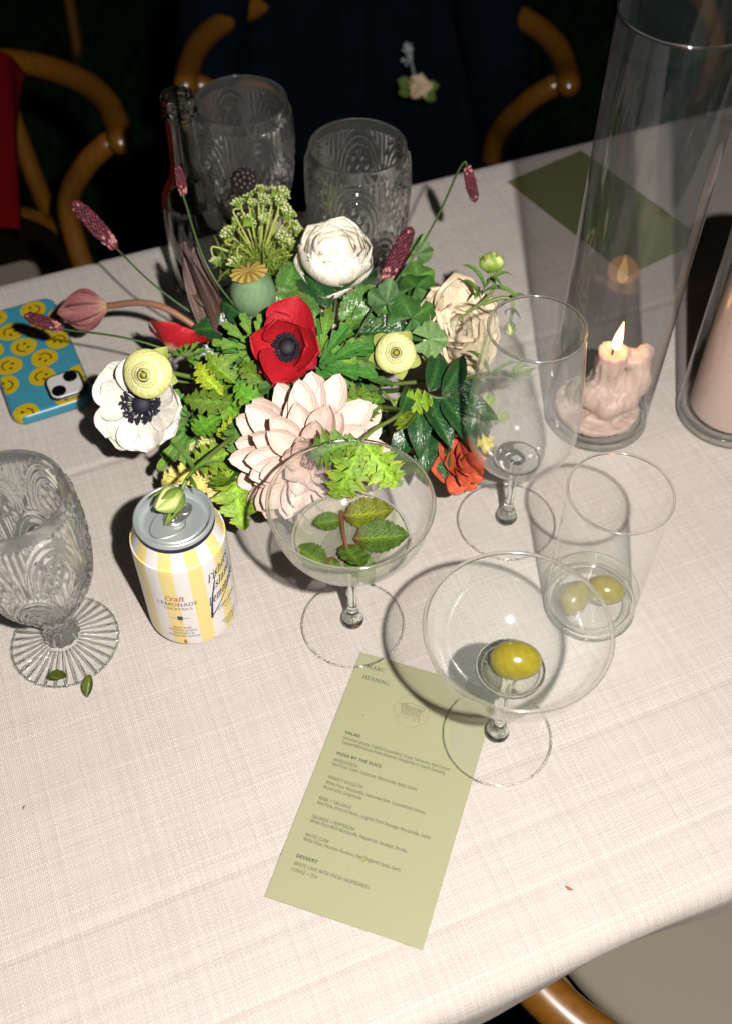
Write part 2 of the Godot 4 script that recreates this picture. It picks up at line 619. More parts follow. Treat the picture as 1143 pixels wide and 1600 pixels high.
func jacket() -> void:
	var j := thing("suit_jacket", "dark navy suit jacket draped over the middle chair", "jacket", Vector3(-0.02, 0.66, -1.58))
	var b := Buf.new()
	var nz := FastNoiseLite.new()
	nz.seed = 4
	nz.frequency = 6.0
	# the body hangs over the back of the chair and down onto the seat
	var body := func(s, t):
		var xx: float = (s - 0.5) * 0.42
		var y: float
		var z: float
		if t < 0.25:
			y = lerpf(-0.16, 0.022, t / 0.25)
			z = -0.065 - 0.03 * (1.0 - t / 0.25)
		elif t < 0.4:
			var a: float = (t - 0.25) / 0.15 * PI
			y = 0.022 + 0.018 * sin(a)
			z = -0.045 - 0.02 * cos(a) + 0.03 * (t - 0.25)
		else:
			var q: float = (t - 0.4) / 0.6
			y = 0.022 - 0.19 * q * (1.6 - 0.6 * q)
			z = -0.02 + 0.36 * q * q + 0.05 * q
		z -= 1.2 * xx * xx * (-1.0 if t > 0.4 else 0.4) * -0.5
		return Vector3(xx, y + 0.012 * nz.get_noise_2d(xx * 4, t), z + (0.016 * sin(xx * 44 + 3 * t) + 0.02 * nz.get_noise_2d(xx * 3, t * 0.6)))
	cloth_sheet(b, 60, 60, body)
	part("body", b, M.navy, j)
	for s in [-1, 1]:
		b = Buf.new()
		var p0 := Vector3(s * 0.2, 0.0, -0.0)
		b.tube(curve([p0, p0 + Vector3(s * 0.02, -0.1, 0.05), p0 + Vector3(s * 0.0, -0.19, 0.14), p0 + Vector3(-s * 0.03, -0.2, 0.26)], 10), taper(0.055, 0.04, 31), 16)
		part("sleeve", b, M.navy, j)
	# lapels folded flat on the front
	for s in [-1, 1]:
		b = Buf.new()
		b.grid(8, 20, func(u, t):
			var q: Vector3 = body.call(0.5 + s * (0.05 + 0.2 * u * (1.0 - 0.75 * t)), 0.45 + 0.42 * t)
			return q + Vector3(0, 0.007 + 0.004 * sin(u * PI), 0.006))
		part("lapel", b, M.navy, j)
	# a boutonniere pinned to the lapel
	var at: Vector3 = Vector3(0.0723, 0.6200, -1.4189)
	var bt := thing("boutonniere", "small pale rose boutonniere with leaves pinned to the navy jacket", "boutonniere", at, aim(Vector3(0.05, 0.6, 0.8)))
	var pm := petal(0.025, 0.017, {"b0": 0.5, "b1": 1.7, "cup": 0.25, "tip": 0.5}, func(_u, v): return Color(0.4, 0.24, 0.13).lerp(Color(0.5, 0.4, 0.28), v))
	for k in 12:
		ring(bt, [pm], 1, 0.35 + 0.07 * k, 0.001, 0.001 * k, k * 2.4, M.petal, "petal")
	var lm := petal(0.024, 0.008, {"b0": 0.4, "b1": 0.3, "cup": 0.1, "tip": 1.0}, func(_u, _v): return Color(0.06, 0.12, 0.015))
	for k in [0.4, 2.7, 3.3, 5.9]:
		ring(bt, [lm], 1, -0.1, 0.006, 0.0, k, M.leaf, "leaf")
	b = Buf.new()
	b.tube(local(bt, [at, Vector3(0.0647, 0.6150, -1.5022), Vector3(0.0596, 0.6120, -1.5607)]), [0.0022, 0.002, 0.0012], 8)
	for k in 26:
		b.ball(local(bt, [Vector3(0.0603, 0.6170, -1.5165)])[0] + Vector3(jit(0.007), jit(0.004), jit(0.017)), Vector3.ONE * rng.randf_range(0.0015, 0.0035), 6, 4)
	part("ribbon_stem", b, mat(0.42, 0.5, 0.52, 0.6), bt)
	# the red garment over the left chair
	b = Buf.new()
	cloth_sheet(b, 40, 40, func(s, t):
		var a: float = lerpf(0.4, 3.6, s)
		var y: float = 0.03 * sin(minf(t * 3.0, 1.0) * PI * 0.5) - 0.17 * maxf(t - 0.25, 0.0)
		var r: float = 0.215 - 0.09 * t + 0.012 * sin(a * 9 + t * 3)
		return Vector3(r * cos(a) * 1.05, y, -r * sin(a) * 0.95 + 0.16 * t * t))
	var rc := part("red_garment", b, M.red_cloth, self, Transform3D(Basis(Vector3.UP, 0.30), Vector3(-0.60, 0.655, -1.235)))
	tag(rc, "red garment slung over the back of the left bentwood chair", "garment")

# ---------------------------------------------------------------- table and cloth
func table() -> void:
	var at := Vector3(0.065, 0, -0.594)      # middle of the table on the ground
	var bs := Basis(Vector3.UP, TABLE_TURN)
	var t := thing("dining_table", "long wooden dining table under the linen cloth", "table", at, bs)
	var b := Buf.new()
	b.slab(round_rect(2.2, 0.758, 0.02, 4), [Vector2(0.004, T - 0.034), Vector2(0, T - 0.03), Vector2(0, T - 0.006), Vector2(0.004, T - 0.003)])
	part("tabletop", b, M.wood, t)
	for k in [[-1, -1], [1, -1], [-1, 1], [1, 1]]:
		b = Buf.new()
		b.tube([Vector3(k[0] * 0.95, 0.0, k[1] * 0.3), Vector3(k[0] * 0.92, T - 0.034, k[1] * 0.28)], [0.02, 0.026], 10)
		part("leg", b, M.wood, t)
	var nz := FastNoiseLite.new()
	nz.seed = 11
	nz.frequency = 3.0
	# the cloth: flat top, rounded edge, short hanging hem front and back, a few pressed creases
	b = Buf.new()
	var half := 0.385
	var prof := []      # (z, y) from the far hem over the top to the near hem
	for k in 6:
		prof.append(Vector2(-half - 0.006, -0.055 + 0.009 * k))
	for k in 5:
		var a := PI - k * PI / 8.0
		prof.append(Vector2(-half + 0.006 + 0.012 * cos(a), -0.012 + 0.012 * sin(a)))
	var zs := 300
	for k in zs + 1:
		prof.append(Vector2(lerpf(-half + 0.012, half - 0.012, float(k) / zs), 0.0))
	for k in 5:
		var a := PI / 2 - (k + 1) * PI / 10.0
		prof.append(Vector2(half - 0.012 + 0.014 * cos(a), -0.014 + 0.014 * sin(a)))
	for k in 6:
		prof.append(Vector2(half + 0.003 - 0.001 * k, -0.016 - 0.0075 * k))
	var run := [0.0]
	for k in range(1, prof.size()):
		run.append(run[-1] + prof[k].distance_to(prof[k - 1]))
	var nu := 260
	var nvv: int = prof.size() - 1
	b.grid(nu, nvv, func(s, v):
		var k := int(round(v * nvv))
		var q: Vector2 = prof[k]
		var xx: float = lerpf(1.12, -1.12, s)
		var y := q.y
		var z := q.x
		var drop := clampf(-q.y / 0.05, 0.0, 1.0)
		if drop > 0.0:
			z += drop * (0.003 * sin(xx * 31.0) + 0.003 * nz.get_noise_2d(xx * 2.0, 7.0)) * signf(q.x)
			y += drop * 0.004 * nz.get_noise_2d(xx, 3.0)
		else:
			y += 0.0009 * nz.get_noise_2d(xx * 1.2, z * 2.0) + 0.0006 * nz.get_noise_2d(xx * 4.0, z * 4.0)
			for cz in [0.255, 0.3, 0.338, -0.12]:
				var d: float = (z - cz - 0.004 * nz.get_noise_2d(xx * 0.6, cz * 9.0)) / 0.003
				y -= 0.0011 * exp(-d * d)
		return Vector3(xx, T + y, z), false)
	for j in nvv + 1:
		for i in nu + 1:
			b.uv[j * (nu + 1) + i] = Vector2(lerpf(1.12, -1.12, float(i) / nu), run[j])
	var cl := part("tablecloth", b, M.cloth, self, Transform3D(bs, at))
	tag(cl, "white linen tablecloth spread over the long dining table", "tablecloth")
	# bits that fell on the cloth
	var bits := [[Vector3(-0.0020, 0.7500, -0.3680), Color(0.12, 0.03, 0.01), "dark crumb on the cloth left of the emblem on the menu", 1.0], [Vector3(0.0038, 0.7500, -0.3605), Color(0.3, 0.02, 0.015), "tiny red crumb on the cloth beside the left edge of the menu", 0.6],
		[Vector3(0.1288, 0.7500, -0.2456), Color(0.35, 0.12, 0.03), "thin brown sliver on the cloth near the right table edge", 1.4], [Vector3(-0.2279, 0.7500, -0.3000), Color(0.2, 0.1, 0.05), "brown speck alone on the cloth at the lower left", 0.8]]
	for q in bits:
		b = Buf.new()
		b.tube([Vector3(-0.0016, 0.0006, 0), Vector3(0, 0.001, 0.0003), Vector3(0.0016, 0.0006, -0.0004)], [0.0004, 0.0007, 0.0003], 6)
		var o := part("crumb", b, mat(q[1].r, q[1].g, q[1].b, 0.8), self, Transform3D(Basis(Vector3.UP, jit(2.0)).scaled(Vector3.ONE * q[3]), q[0]))
		tag(o, q[2], "crumb")

# ---------------------------------------------------------------- glasses
func torus(r: float, y: float, w: float, seg := 144) -> Buf:
	var b := Buf.new()
	var prof := []
	for k in 9:
		var a := -k * TAU / 8.0
		prof.append(Vector2(r - w * cos(a) * -1.0, y - w * sin(a)))
	b.lathe(prof, seg)
	return b

func smooth(prof: Array, n := 6) -> Array:
	var out := []
	for k in prof.size() - 1:
		for j in n:
			var a: Vector2 = prof[k]
			out.append(a.cubic_interpolate(prof[k + 1], prof[maxi(k - 1, 0)], prof[mini(k + 2, prof.size() - 1)], float(j) / n))
	out.append(prof[-1])
	return out

func stemmed(t: Node3D, bowl: Array, foot_r: float, stem_top: float, rim_w := 0.0013, gl := "wall_glass") -> void:
	var b := Buf.new()
	b.lathe(smooth(bowl), 96)
	part("bowl", b, M[gl], t)
	b = Buf.new()
	b.lathe(smooth(bowl.map(func(q): return Vector2(maxf(q.x - 0.0011, 0.001), q.y + 0.0012 * (1.0 - q.x / bowl[-1].x)))), 96)
	part("inner_wall", b, M[gl], t)
	var lowest: Vector2 = bowl[0]
	b = Buf.new()
	b.lathe(smooth([Vector2(0, lowest.y + 0.0002), Vector2(bowl[1].x * 0.8, lowest.y + 0.0006), Vector2(lerpf(bowl[1].x, bowl[2].x, 0.45), lerpf(bowl[1].y, bowl[2].y, 0.42) + 0.0002), Vector2(lerpf(bowl[1].x, bowl[2].x, 0.4), lerpf(bowl[1].y, bowl[2].y, 0.55) + 0.0004), Vector2(bowl[1].x * 0.7, lowest.y + 0.0026), Vector2(0, lowest.y + 0.0034)], 5), 64)
	part("bowl_base", b, M.glass, t)
	part("rim", torus(bowl[-1].x, bowl[-1].y, rim_w), M.rim, t)
	b = Buf.new()
	b.lathe(smooth([Vector2(0, 0.0016), Vector2(0.006, 0.0025), Vector2(0.0082, 0.007), Vector2(0.0065, 0.013), Vector2(0.0042, 0.019), Vector2(0.0033, 0.03), Vector2(0.0031, stem_top - 0.018), Vector2(0.0036, stem_top - 0.006), Vector2(0.0052, stem_top + 0.0012), Vector2(0.004, stem_top + 0.0022), Vector2(0, stem_top + 0.0023)], 5), 40)
	part("stem", b, M.glass, t)
	b = Buf.new()
	b.lathe(smooth([Vector2(0.004, 0.0035), Vector2(0.015, 0.0024), Vector2(foot_r * 0.8, 0.0016), Vector2(foot_r, 0.0011)]), 72)
	var f := part("foot", b, M.wall_glass, t)
	part("foot_edge", torus(foot_r, 0.0012, 0.0009), M.rim, f)

func glassware() -> void:
	var coupe := [Vector2(0.002, 0.0872), Vector2(0.014, 0.0885), Vector2(0.03, 0.0945), Vector2(0.043, 0.104), Vector2(0.051, 0.1155), Vector2(0.0545, 0.127), Vector2(0.056, 0.139)]
	var ca := thing("coupe_glass", "coupe glass with cloudy drink and bruised mint leaves, beside the can", "glass", Vector3(-0.0098, 0.7500, -0.4451), Basis(), "stemmed glasses")
	stemmed(ca, coupe.map(func(q): return Vector2(q.x * 0.96, q.y * 1.045)), 0.038, 0.089)
	var b := Buf.new()
	b.lathe(smooth([Vector2(0.002, 0.0876), Vector2(0.014, 0.0889), Vector2(0.03, 0.0949), Vector2(0.0395, 0.1015), Vector2(0.041, 0.1028), Vector2(0.038, 0.1026), Vector2(0.0, 0.1026)], 4), 64)
	part("drink", b, M.liquid, ca, Transform3D(Basis.from_scale(Vector3(0.96, 1.045, 0.96)), Vector3.ZERO))
	part("drink_line", torus(0.0382, 0.1073, 0.0006), M.rim, ca)
	var cb := thing("coupe_glass", "emptied coupe glass holding one green olive, its foot on the menu", "glass", Vector3(0.0909, 0.7500, -0.3526), Basis(), "stemmed glasses")
	stemmed(cb, coupe, 0.0375, 0.085)
	b = Buf.new()
	b.lathe(smooth([Vector2(0.002, 0.0876), Vector2(0.012, 0.0886), Vector2(0.019, 0.0905), Vector2(0.016, 0.0907), Vector2(0.0, 0.0907)], 4), 48)
	part("drink", b, M.clear_liquid, cb)
	part("drink_line", torus(0.0183, 0.0907, 0.0006), M.rim, cb)
	var w := thing("wine_glass", "tall clear empty wine glass between the flowers and the candle cylinder", "glass", Vector3(0.1128, 0.7500, -0.5429), Basis(), "stemmed glasses")
	stemmed(w, [Vector2(0.002, 0.0735), Vector2(0.011, 0.0742), Vector2(0.0245, 0.0795), Vector2(0.0355, 0.092), Vector2(0.0402, 0.108), Vector2(0.0408, 0.123), Vector2(0.0392, 0.148), Vector2(0.036, 0.178), Vector2(0.0325, 0.206)], 0.039, 0.0715, 0.0009, "thin_glass")
	# straight tumbler with the last of a drink and two olives
	var r := thing("tumbler", "straight clear tumbler with two olives in the last of a drink", "glass", Vector3(0.1685, 0.7500, -0.4606))
	b = Buf.new()
	b.lathe([Vector2(0.0335, 0.012), Vector2(0.034, 0.03), Vector2(0.0346, 0.08), Vector2(0.035, 0.136)], 96)
	part("wall", b, M.wall_glass, r)
	part("rim", torus(0.035, 0.136, 0.0009), M.rim, r)
	b = Buf.new()
	b.lathe(smooth([Vector2(0, 0.0012), Vector2(0.024, 0.001), Vector2(0.0305, 0.0014), Vector2(0.0335, 0.005), Vector2(0.0338, 0.012), Vector2(0.0318, 0.0128), Vector2(0.029, 0.0105), Vector2(0.018, 0.009), Vector2(0, 0.0085)], 4), 72)
	part("base", b, M.thin_glass, r)
	for q in [[0.0325, 0.004, 0.0016], [0.0318, 0.0125, 0.0012], [0.026, 0.0095, 0.0008]]:
		part("base_ring", torus(q[0], q[1], q[2]), M.glass, r)
	b = Buf.new()
	b.lathe([Vector2(0.0333, 0.0132), Vector2(0.0336, 0.0255), Vector2(0.0325, 0.0248), Vector2(0.0, 0.0246)], 64)
	part("drink", b, M.clear_liquid, r)
	olive(r.position + Vector3(0.009, 0.0235, 0.001), Vector3(1, 0.1, 0.3), 1.0, "dark green olive on the right in the straight tumbler")
	olive(r.position + Vector3(-0.0155, 0.0235, 0.008), Vector3(0.6, 0.3, -0.8), 0.98, "half sunken olive on the left in the straight tumbler")
	olive(cb.position + Vector3(0.003, 0.1000, -0.001), Vector3(1, 0.02, 0.12), 1.12, "yellow green olive at the bottom of the emptied coupe")
	# mint in the cloudy drink
	var mint := [[Vector3(-0.0251, 0.8580, -0.4188), Vector3(-0.7, 0.06, -0.55), 0.026, "dark mint leaf at the left"], [Vector3(-0.0084, 0.8600, -0.4416), Vector3(1, 0.02, -0.02), 0.034, "largest bruised mint leaf, pointing right"],
		[Vector3(-0.0155, 0.8600, -0.4613), Vector3(1, 0.1, 0.02), 0.032, "yellowed mint leaf at the back"], [Vector3(-0.0113, 0.8590, -0.4317), Vector3(0.55, -0.04, 0.8), 0.026, "small mint leaf at the front"],
		[Vector3(-0.0219, 0.8580, -0.4282), Vector3(-0.12, -0.05, 1), 0.018, "curled mint tip at the front left"], [Vector3(-0.0143, 0.8605, -0.4369), Vector3(0.4, 0.12, 0.85), 0.026, "bruised middle mint leaf"], [Vector3(-0.0159, 0.8600, -0.4580), Vector3(-0.95, 0.1, 0.3), 0.019, "thin mint leaf at the upper left"]]
	b = Buf.new()
	b.tube(curve([Vector3(-0.0169, 0.8590, -0.4655), Vector3(-0.0148, 0.8620, -0.4438), Vector3(-0.0108, 0.8580, -0.4271)], 6), taper(0.0016, 0.001, 13), 7)
	tag(part("mint_sprig", b, mat(0.16, 0.07, 0.03, 0.5), self), "browned bare mint sprig afloat in the coupe by the can", "sprig")
	for k in mint.size():
		var q: Array = mint[k]
		var root := thing("mint_leaf", q[3] + ", in the coupe by the can", "leaf", q[0], lay(q[1], Vector3(0.16 * (k - 3), 1, 0.2)), "mint leaves in the coupe")
		var yel := 0.5 if k == 2 else 0.0
		part("blade", leaf_mesh(q[2] * 1.1, q[2] * 0.42, "serrate", [-0.3, 0.2, 0.35, -0.5, -0.6, 0.3, 0.2][k], 0.25, func(u, v): return Color(0.045, 0.1, 0.012).lerp(Color(0.2, 0.2, 0.015), clampf(yel + 0.5 * absf(sin(v * 24.0 + absf(u) * 3.0)) * 0.25, 0, 1)).lerp(Color(0.09, 0.035, 0.01), smoothstep(0.25, 0.0, v))), M.leaf, root)
	# tall cylinders with candles
	var v1 := cylinder("glass_cylinder", "tall clear glass cylinder around the burning candle stub", Vector3(0.1993, 0.7500, -0.6588))
	candle_stub(v1.position)
	var v2 := cylinder("glass_cylinder", "second tall glass cylinder at the right edge, round a pink pillar candle", Vector3(0.3151, 0.7500, -0.6619))
	var pc := thing("pillar_candle", "unlit pale pink pillar candle inside the right glass cylinder", "candle", v2.position + Vector3(0.002, 0.0125, 0))
	b = Buf.new()
	b.lathe([Vector2(0, 0), Vector2(0.0355, 0), Vector2(0.0365, 0.002), Vector2(0.0365, 0.196), Vector2(0.0345, 0.2), Vector2(0.02, 0.197), Vector2(0, 0.194)], 48)
	part("wax", b, M.wax, pc)
	b = Buf.new()
	b.tube([Vector3(0, 0.193, 0), Vector3(0.0005, 0.199, 0), Vector3(0.002, 0.204, 0)], [0.0008], 6)
	part("wick", b, M.black, pc)
	# pressed goblets
	var g := goblet()
	var where := [[Vector3(-0.2224, 0.7500, -0.4293), 0.2, "pressed crystal goblet in front, left of the can"], [Vector3(-0.007, T, -0.808), 0.5, "pressed crystal goblet directly behind the white ranunculus"], [Vector3(-0.110, T, -0.878), 0.9, "pressed crystal goblet at the back, beside the bottle"]]
	for i in 3:
		var o: Node3D = g if i == 0 else g.duplicate()
		if i:
			o.name = numbered("crystal_goblet")
			add_child(o)
		o.position = where[i][0]
		o.rotation.y = where[i][1]
		if i == 0:
			o.get_child(0).scale = Vector3(0.9, 1.0, 0.9)
		if i:
			o.get_child(0).scale = Vector3.ONE
			for c in o.get_children():
				if c.name != "foot":
					c.material_override = M.clear_crystal
		tag(o, where[i][2], "goblet", "pressed crystal goblets")
	# bottle
	var bo := thing("glass_bottle", "empty clear glass bottle standing behind the flowers at the left", "bottle", Vector3(-0.158, T, -0.842))
	b = Buf.new()
	var outer := smooth([Vector2(0, 0.004), Vector2(0.02, 0.0012), Vector2(0.026, 0.0014), Vector2(0.0285, 0.005), Vector2(0.0285, 0.04), Vector2(0.0285, 0.085), Vector2(0.0265, 0.1), Vector2(0.0195, 0.116), Vector2(0.0152, 0.128), Vector2(0.0135, 0.15), Vector2(0.0132, 0.176), Vector2(0.0152, 0.179), Vector2(0.0155, 0.184), Vector2(0.0138, 0.187), Vector2(0.0148, 0.191), Vector2(0.0145, 0.197), Vector2(0.0125, 0.199)], 4)
	var inner := smooth([Vector2(0.011, 0.198), Vector2(0.0103, 0.19), Vector2(0.0108, 0.15), Vector2(0.0125, 0.128), Vector2(0.0168, 0.115), Vector2(0.0238, 0.099), Vector2(0.0258, 0.084), Vector2(0.0258, 0.01), Vector2(0.022, 0.007), Vector2(0, 0.0095)], 4)
	b.lathe(outer + inner, 64)
	part("glass", b, M.glass, bo)

func cylinder(called: String, label: String, at: Vector3) -> Node3D:
	var t := thing(called, label, "candle holder", at, Basis(), "tall glass cylinders")
	var b := Buf.new()
	b.lathe([Vector2(0.0436, 0.011), Vector2(0.0436, 0.1), Vector2(0.0438, 0.2), Vector2(0.044, 0.3), Vector2(0.0442, 0.36)], 96)
	part("wall", b, M.smoke_glass, t)
	part("rim", torus(0.0442, 0.36, 0.0011), M.glass, t)
	b = Buf.new()
	b.lathe(smooth([Vector2(0, 0.0012), Vector2(0.036, 0.001), Vector2(0.042, 0.002), Vector2(0.0438, 0.006), Vector2(0.0438, 0.011), Vector2(0.042, 0.0118), Vector2(0.036, 0.01), Vector2(0, 0.0095)], 4), 72)
	part("base", b, M.thin_glass, t)
	for q in [[0.0418, 0.0045, 0.0022], [0.041, 0.0112, 0.0014]]:
		part("base_ring", torus(q[0], q[1], q[2]), M.glass, t)
	return t

func candle_stub(at: Vector3) -> void:
	var nz := FastNoiseLite.new()
	nz.seed = 9
	nz.frequency = 28.0
	var t := thing("candle_stub", "burning pink candle stub melted into lumps inside the glass cylinder", "candle", at + Vector3(0.0, 0.0122, 0.0))
	var o := Vector3(0.002, 0, 0.0)
	var blobs := [[Vector3(0.027, 0.05, -0.002), 0.0105], [Vector3(0.031, 0.059, -0.006), 0.0075], [Vector3(0.022, 0.056, 0.002), 0.006], [Vector3(0.014, 0.058, -0.006), 0.0065], [Vector3(0.025, 0.036, 0.004), 0.013], [Vector3(0.016, 0.024, 0.012), 0.013], [Vector3(-0.011, 0.024, 0.008), 0.012], [Vector3(0.003, 0.02, 0.018), 0.012], [Vector3(-0.016, 0.012, -0.006), 0.012], [Vector3(0.02, 0.01, -0.012), 0.013], [Vector3(0.028, 0.044, 0.008), 0.007]]
	var nz2 := FastNoiseLite.new()
	nz2.seed = 3
	nz2.frequency = 70.0
	nz2.fractal_octaves = 3
	var field := func(p: Vector3) -> float:
		var q := p - o
		var run: float = 0.0012 * sin(atan2(q.z, q.x) * 7.0 + 60.0 * nz.get_noise_3d(p.x * 0.3, 0.0, p.z * 0.3)) * smoothstep(0.066, 0.05, p.y)
		var d: float = maxf(Vector2(q.x, q.z).length() - lerpf(0.0165, 0.0122, clampf(q.y / 0.045, 0.0, 1.0)) - run, q.y - 0.066)
		d = maxf(d, -(Vector3(q.x, q.y - 0.0735, q.z).length() - 0.0115))
		for s in blobs:
			d = soft_min(d, (p - s[0]).length() - s[1], 0.006)
		d = soft_min(d, maxf(p.y - 0.006 - 0.003 * nz.get_noise_2d(p.x, p.z), Vector2(p.x, p.z).length() - 0.036), 0.008)
		return maxf(d + 0.0022 * nz2.get_noise_3d(p.x, p.y * 0.55, p.z) + 0.0012 * nz.get_noise_3d(p.x * 5.0, p.y * 2.0, p.z * 5.0), -p.y + 0.0005)
	part("wax", melt(field, Vector3(-0.042, -0.003, -0.042), Vector3i(62, 58, 62), 0.00138), M.wax, t)
	var b: Buf
	b = Buf.new()
	b.tube([o + Vector3(0, 0.061, 0), o + Vector3(0.0004, 0.067, 0), o + Vector3(0.0022, 0.0715, 0)], [0.0009], 6)
	part("wick", b, M.black, t)
	var fl := Buf.new()
	fl.lathe(smooth([Vector2(0, 0), Vector2(0.0026, 0.003), Vector2(0.0038, 0.008), Vector2(0.0033, 0.015), Vector2(0.0018, 0.023), Vector2(0, 0.031)], 5), 24)
	var fm := mat(1, 0.7, 0.35, 0.6, {"emission_enabled": true, "emission": Color(1.0, 0.78, 0.5), "emission_energy_multiplier": 10.0})
	part("flame", fl, fm, t, Transform3D(Basis(Vector3.FORWARD, 0.06), o + Vector3(0.0015, 0.067, 0)))
	var l := OmniLight3D.new()
	l.name = "candle_light"
	l.position = at + o + Vector3(0.003, 0.094, 0)
	l.light_color = Color(1.0, 0.62, 0.28)
	l.light_energy = 0.0006
	l.light_size = 0.012
	l.omni_range = 6.0
	l.omni_attenuation = 2.0
	l.shadow_enabled = true
	add_child(l)

func olive(at: Vector3, along: Vector3, k: float, label: String) -> void:
	var t := thing("olive", label, "olive", at, lay(along, Vector3.UP), "green olives in the glasses")
	var nz := FastNoiseLite.new()
	nz.frequency = 2.0
	var b := Buf.new()
	b.use_c = true
	b.grid(32, 20, func(s, v):
		var a: float = s * TAU
		var e: float = (v - 0.5) * PI
		var rr: float = cos(e) * (1.0 - 0.05 * sin(e))
		if v > 0.97:
			rr = 0.13
		return Vector3((sin(e) - (0.12 if v > 0.985 else 0.0)) * 0.0145, cos(a) * rr * 0.0112, -sin(a) * rr * 0.0112 * -1.0) * k, true, func(s, v): return Color(0.23, 0.2, 0.018).lerp(Color(0.12, 0.1, 0.012), 0.5 + 0.5 * nz.get_noise_2d(s * 6, v * 4)).lerp(Color(0.03, 0.025, 0.01), smoothstep(0.955, 0.985, v)))
	part("flesh", b, M.olive, t)

func relief(s: float, y: float) -> float:
	# pressed pattern: two rows of arches with ribbed borders round a diamond cut field, y 0..1 up the bowl
	if y < 0.05 or y > 0.9:
		return 0.0
	var rows := 2.0
	var best := 0.0
	var yy := (y - 0.05) / 0.85 * rows
	for rw in 2:
		var r: int = 1 - rw
		var u := fposmod(s * 6.0 + (0.5 if r == 1 else 0.0), 1.0) * 2.0 - 1.0
		var q := yy - r
		if q < -0.02 or q > 1.06:
			continue
		var d := sqrt(u * u + pow(maxf(q - 0.12, 0.0) * 1.06, 2.0)) if q > 0.12 else absf(u)
		if d > 0.98:
			continue
		if d > 0.5:
			best = 0.5 + 0.5 * cos((d - 0.5) / 0.48 * TAU * 3.0 + PI)
		else:
			var p := u * 9.0
			var m := q * 9.0
			best = 0.25 + 0.75 * absf(sin(p + m)) * absf(sin(p - m))
		return best
	var fan := fposmod(s * 6.0, 1.0) - 0.5
	return 0.5 + 0.5 * cos(fan * 60.0)

func goblet() -> Node3D:
	var t := thing("crystal_goblet", "", "goblet", Vector3.ZERO)
	# bowl: relief outside, smooth inside
	var b := Buf.new()
	var out_p := smooth([Vector2(0.0, 0.052), Vector2(0.009, 0.0525), Vector2(0.02, 0.057), Vector2(0.032, 0.07), Vector2(0.039, 0.088), Vector2(0.0425, 0.11), Vector2(0.0435, 0.135), Vector2(0.0425, 0.158), Vector2(0.0415, 0.1705), Vector2(0.0405, 0.1725)], 16)
	var in_p := smooth([Vector2(0.0396, 0.172), Vector2(0.0385, 0.158), Vector2(0.039, 0.135), Vector2(0.038, 0.11), Vector2(0.0345, 0.09), Vector2(0.027, 0.073), Vector2(0.015, 0.062), Vector2(0, 0.059)], 4)
	var no := out_p.size()
	b.lathe(out_p + in_p, 264, func(s, k, q):
		if k >= no:
			return q
		return Vector2(q.x + 0.0026 * relief(s, (q.y - 0.056) / 0.1165) * smoothstep(0.008, 0.02, q.x), q.y))
	part("bowl", b, M.crystal, t)
	b = Buf.new()
	b.lathe(smooth([Vector2(0, 0.0095), Vector2(0.0095, 0.0098), Vector2(0.0125, 0.0125), Vector2(0.0125, 0.0165), Vector2(0.0095, 0.024), Vector2(0.0085, 0.03), Vector2(0.0125, 0.037), Vector2(0.0135, 0.041), Vector2(0.010, 0.047), Vector2(0.009, 0.0515), Vector2(0, 0.0518)], 5), 96, func(s, _k, q): return Vector2(q.x * (1.0 + 0.05 * cos(s * TAU * 12)), q.y))
	part("stem", b, M.crystal, t)
	# the foot: a clear scalloped disc, its rays raised on it
	b = Buf.new()
	var top := smooth([Vector2(0.0, 0.0092), Vector2(0.013, 0.0086), Vector2(0.022, 0.0062), Vector2(0.033, 0.0038), Vector2(0.0385, 0.003), Vector2(0.0393, 0.0018), Vector2(0.038, 0.001), Vector2(0.02, 0.0014)], 4)
	b.lathe(top, 256, func(s, _k, q):
		var w: float = smoothstep(0.012, 0.02, q.x)
		return Vector2(q.x * (1.0 + 0.018 * cos(s * TAU * 32) * w), q.y + 0.0007 * cos(s * TAU * 32) * w))
	var foot := part("foot", b, M.thin_glass, t)
	b = Buf.new()
	for k in 32:
		var d := Vector3(cos(TAU * k / 32), 0, sin(TAU * k / 32))
		b.tube([d * 0.0135 + Vector3(0, 0.0086, 0), d * 0.019 + Vector3(0, 0.0073, 0), d * 0.026 + Vector3(0, 0.0054, 0), d * 0.033 + Vector3(0, 0.004, 0), d * 0.0382 + Vector3(0, 0.0029, 0)], [0.0006, 0.0008, 0.0011, 0.0014, 0.0011], 8)
	part("rays", b, M.glass, foot)
	part("scalloped_edge", torus(0.0388, 0.0018, 0.0009), M.glass, foot)
	return t

# ---------------------------------------------------------------- can, phone, menus
func stripes() -> ImageTexture:
	var im := Image.create(1024, 512, false, Image.FORMAT_RGB8)
	var white := Color(0.90, 0.89, 0.88)
	var yellow := Color(0.92, 0.85, 0.56)
	im.fill(white)
	for k in 10:
		im.fill_rect(Rect2i(int(k * 102.4), 0, 51, 512), yellow)
	# the pale shield of the front panel, outlined in yellow
	for y in 512:
		for x in range(600, 1000):
			var dx := absf(x - 800.0) / 150.0
			var top := 70.0 + 130.0 * dx * dx
			var bottom := 415.0 - 60.0 * pow(dx, 4.0)
			if dx < 1.0 and y > top and y < bottom:
				im.set_pixel(x, y, white)
			elif dx < 1.03 and y > top - 7 and y < bottom + 7:
				im.set_pixel(x, y, yellow)
	im.fill_rect(Rect2i(0, 0, 1024, 15), Color(0.06, 0.1, 0.25))
	return ImageTexture.create_from_image(im)

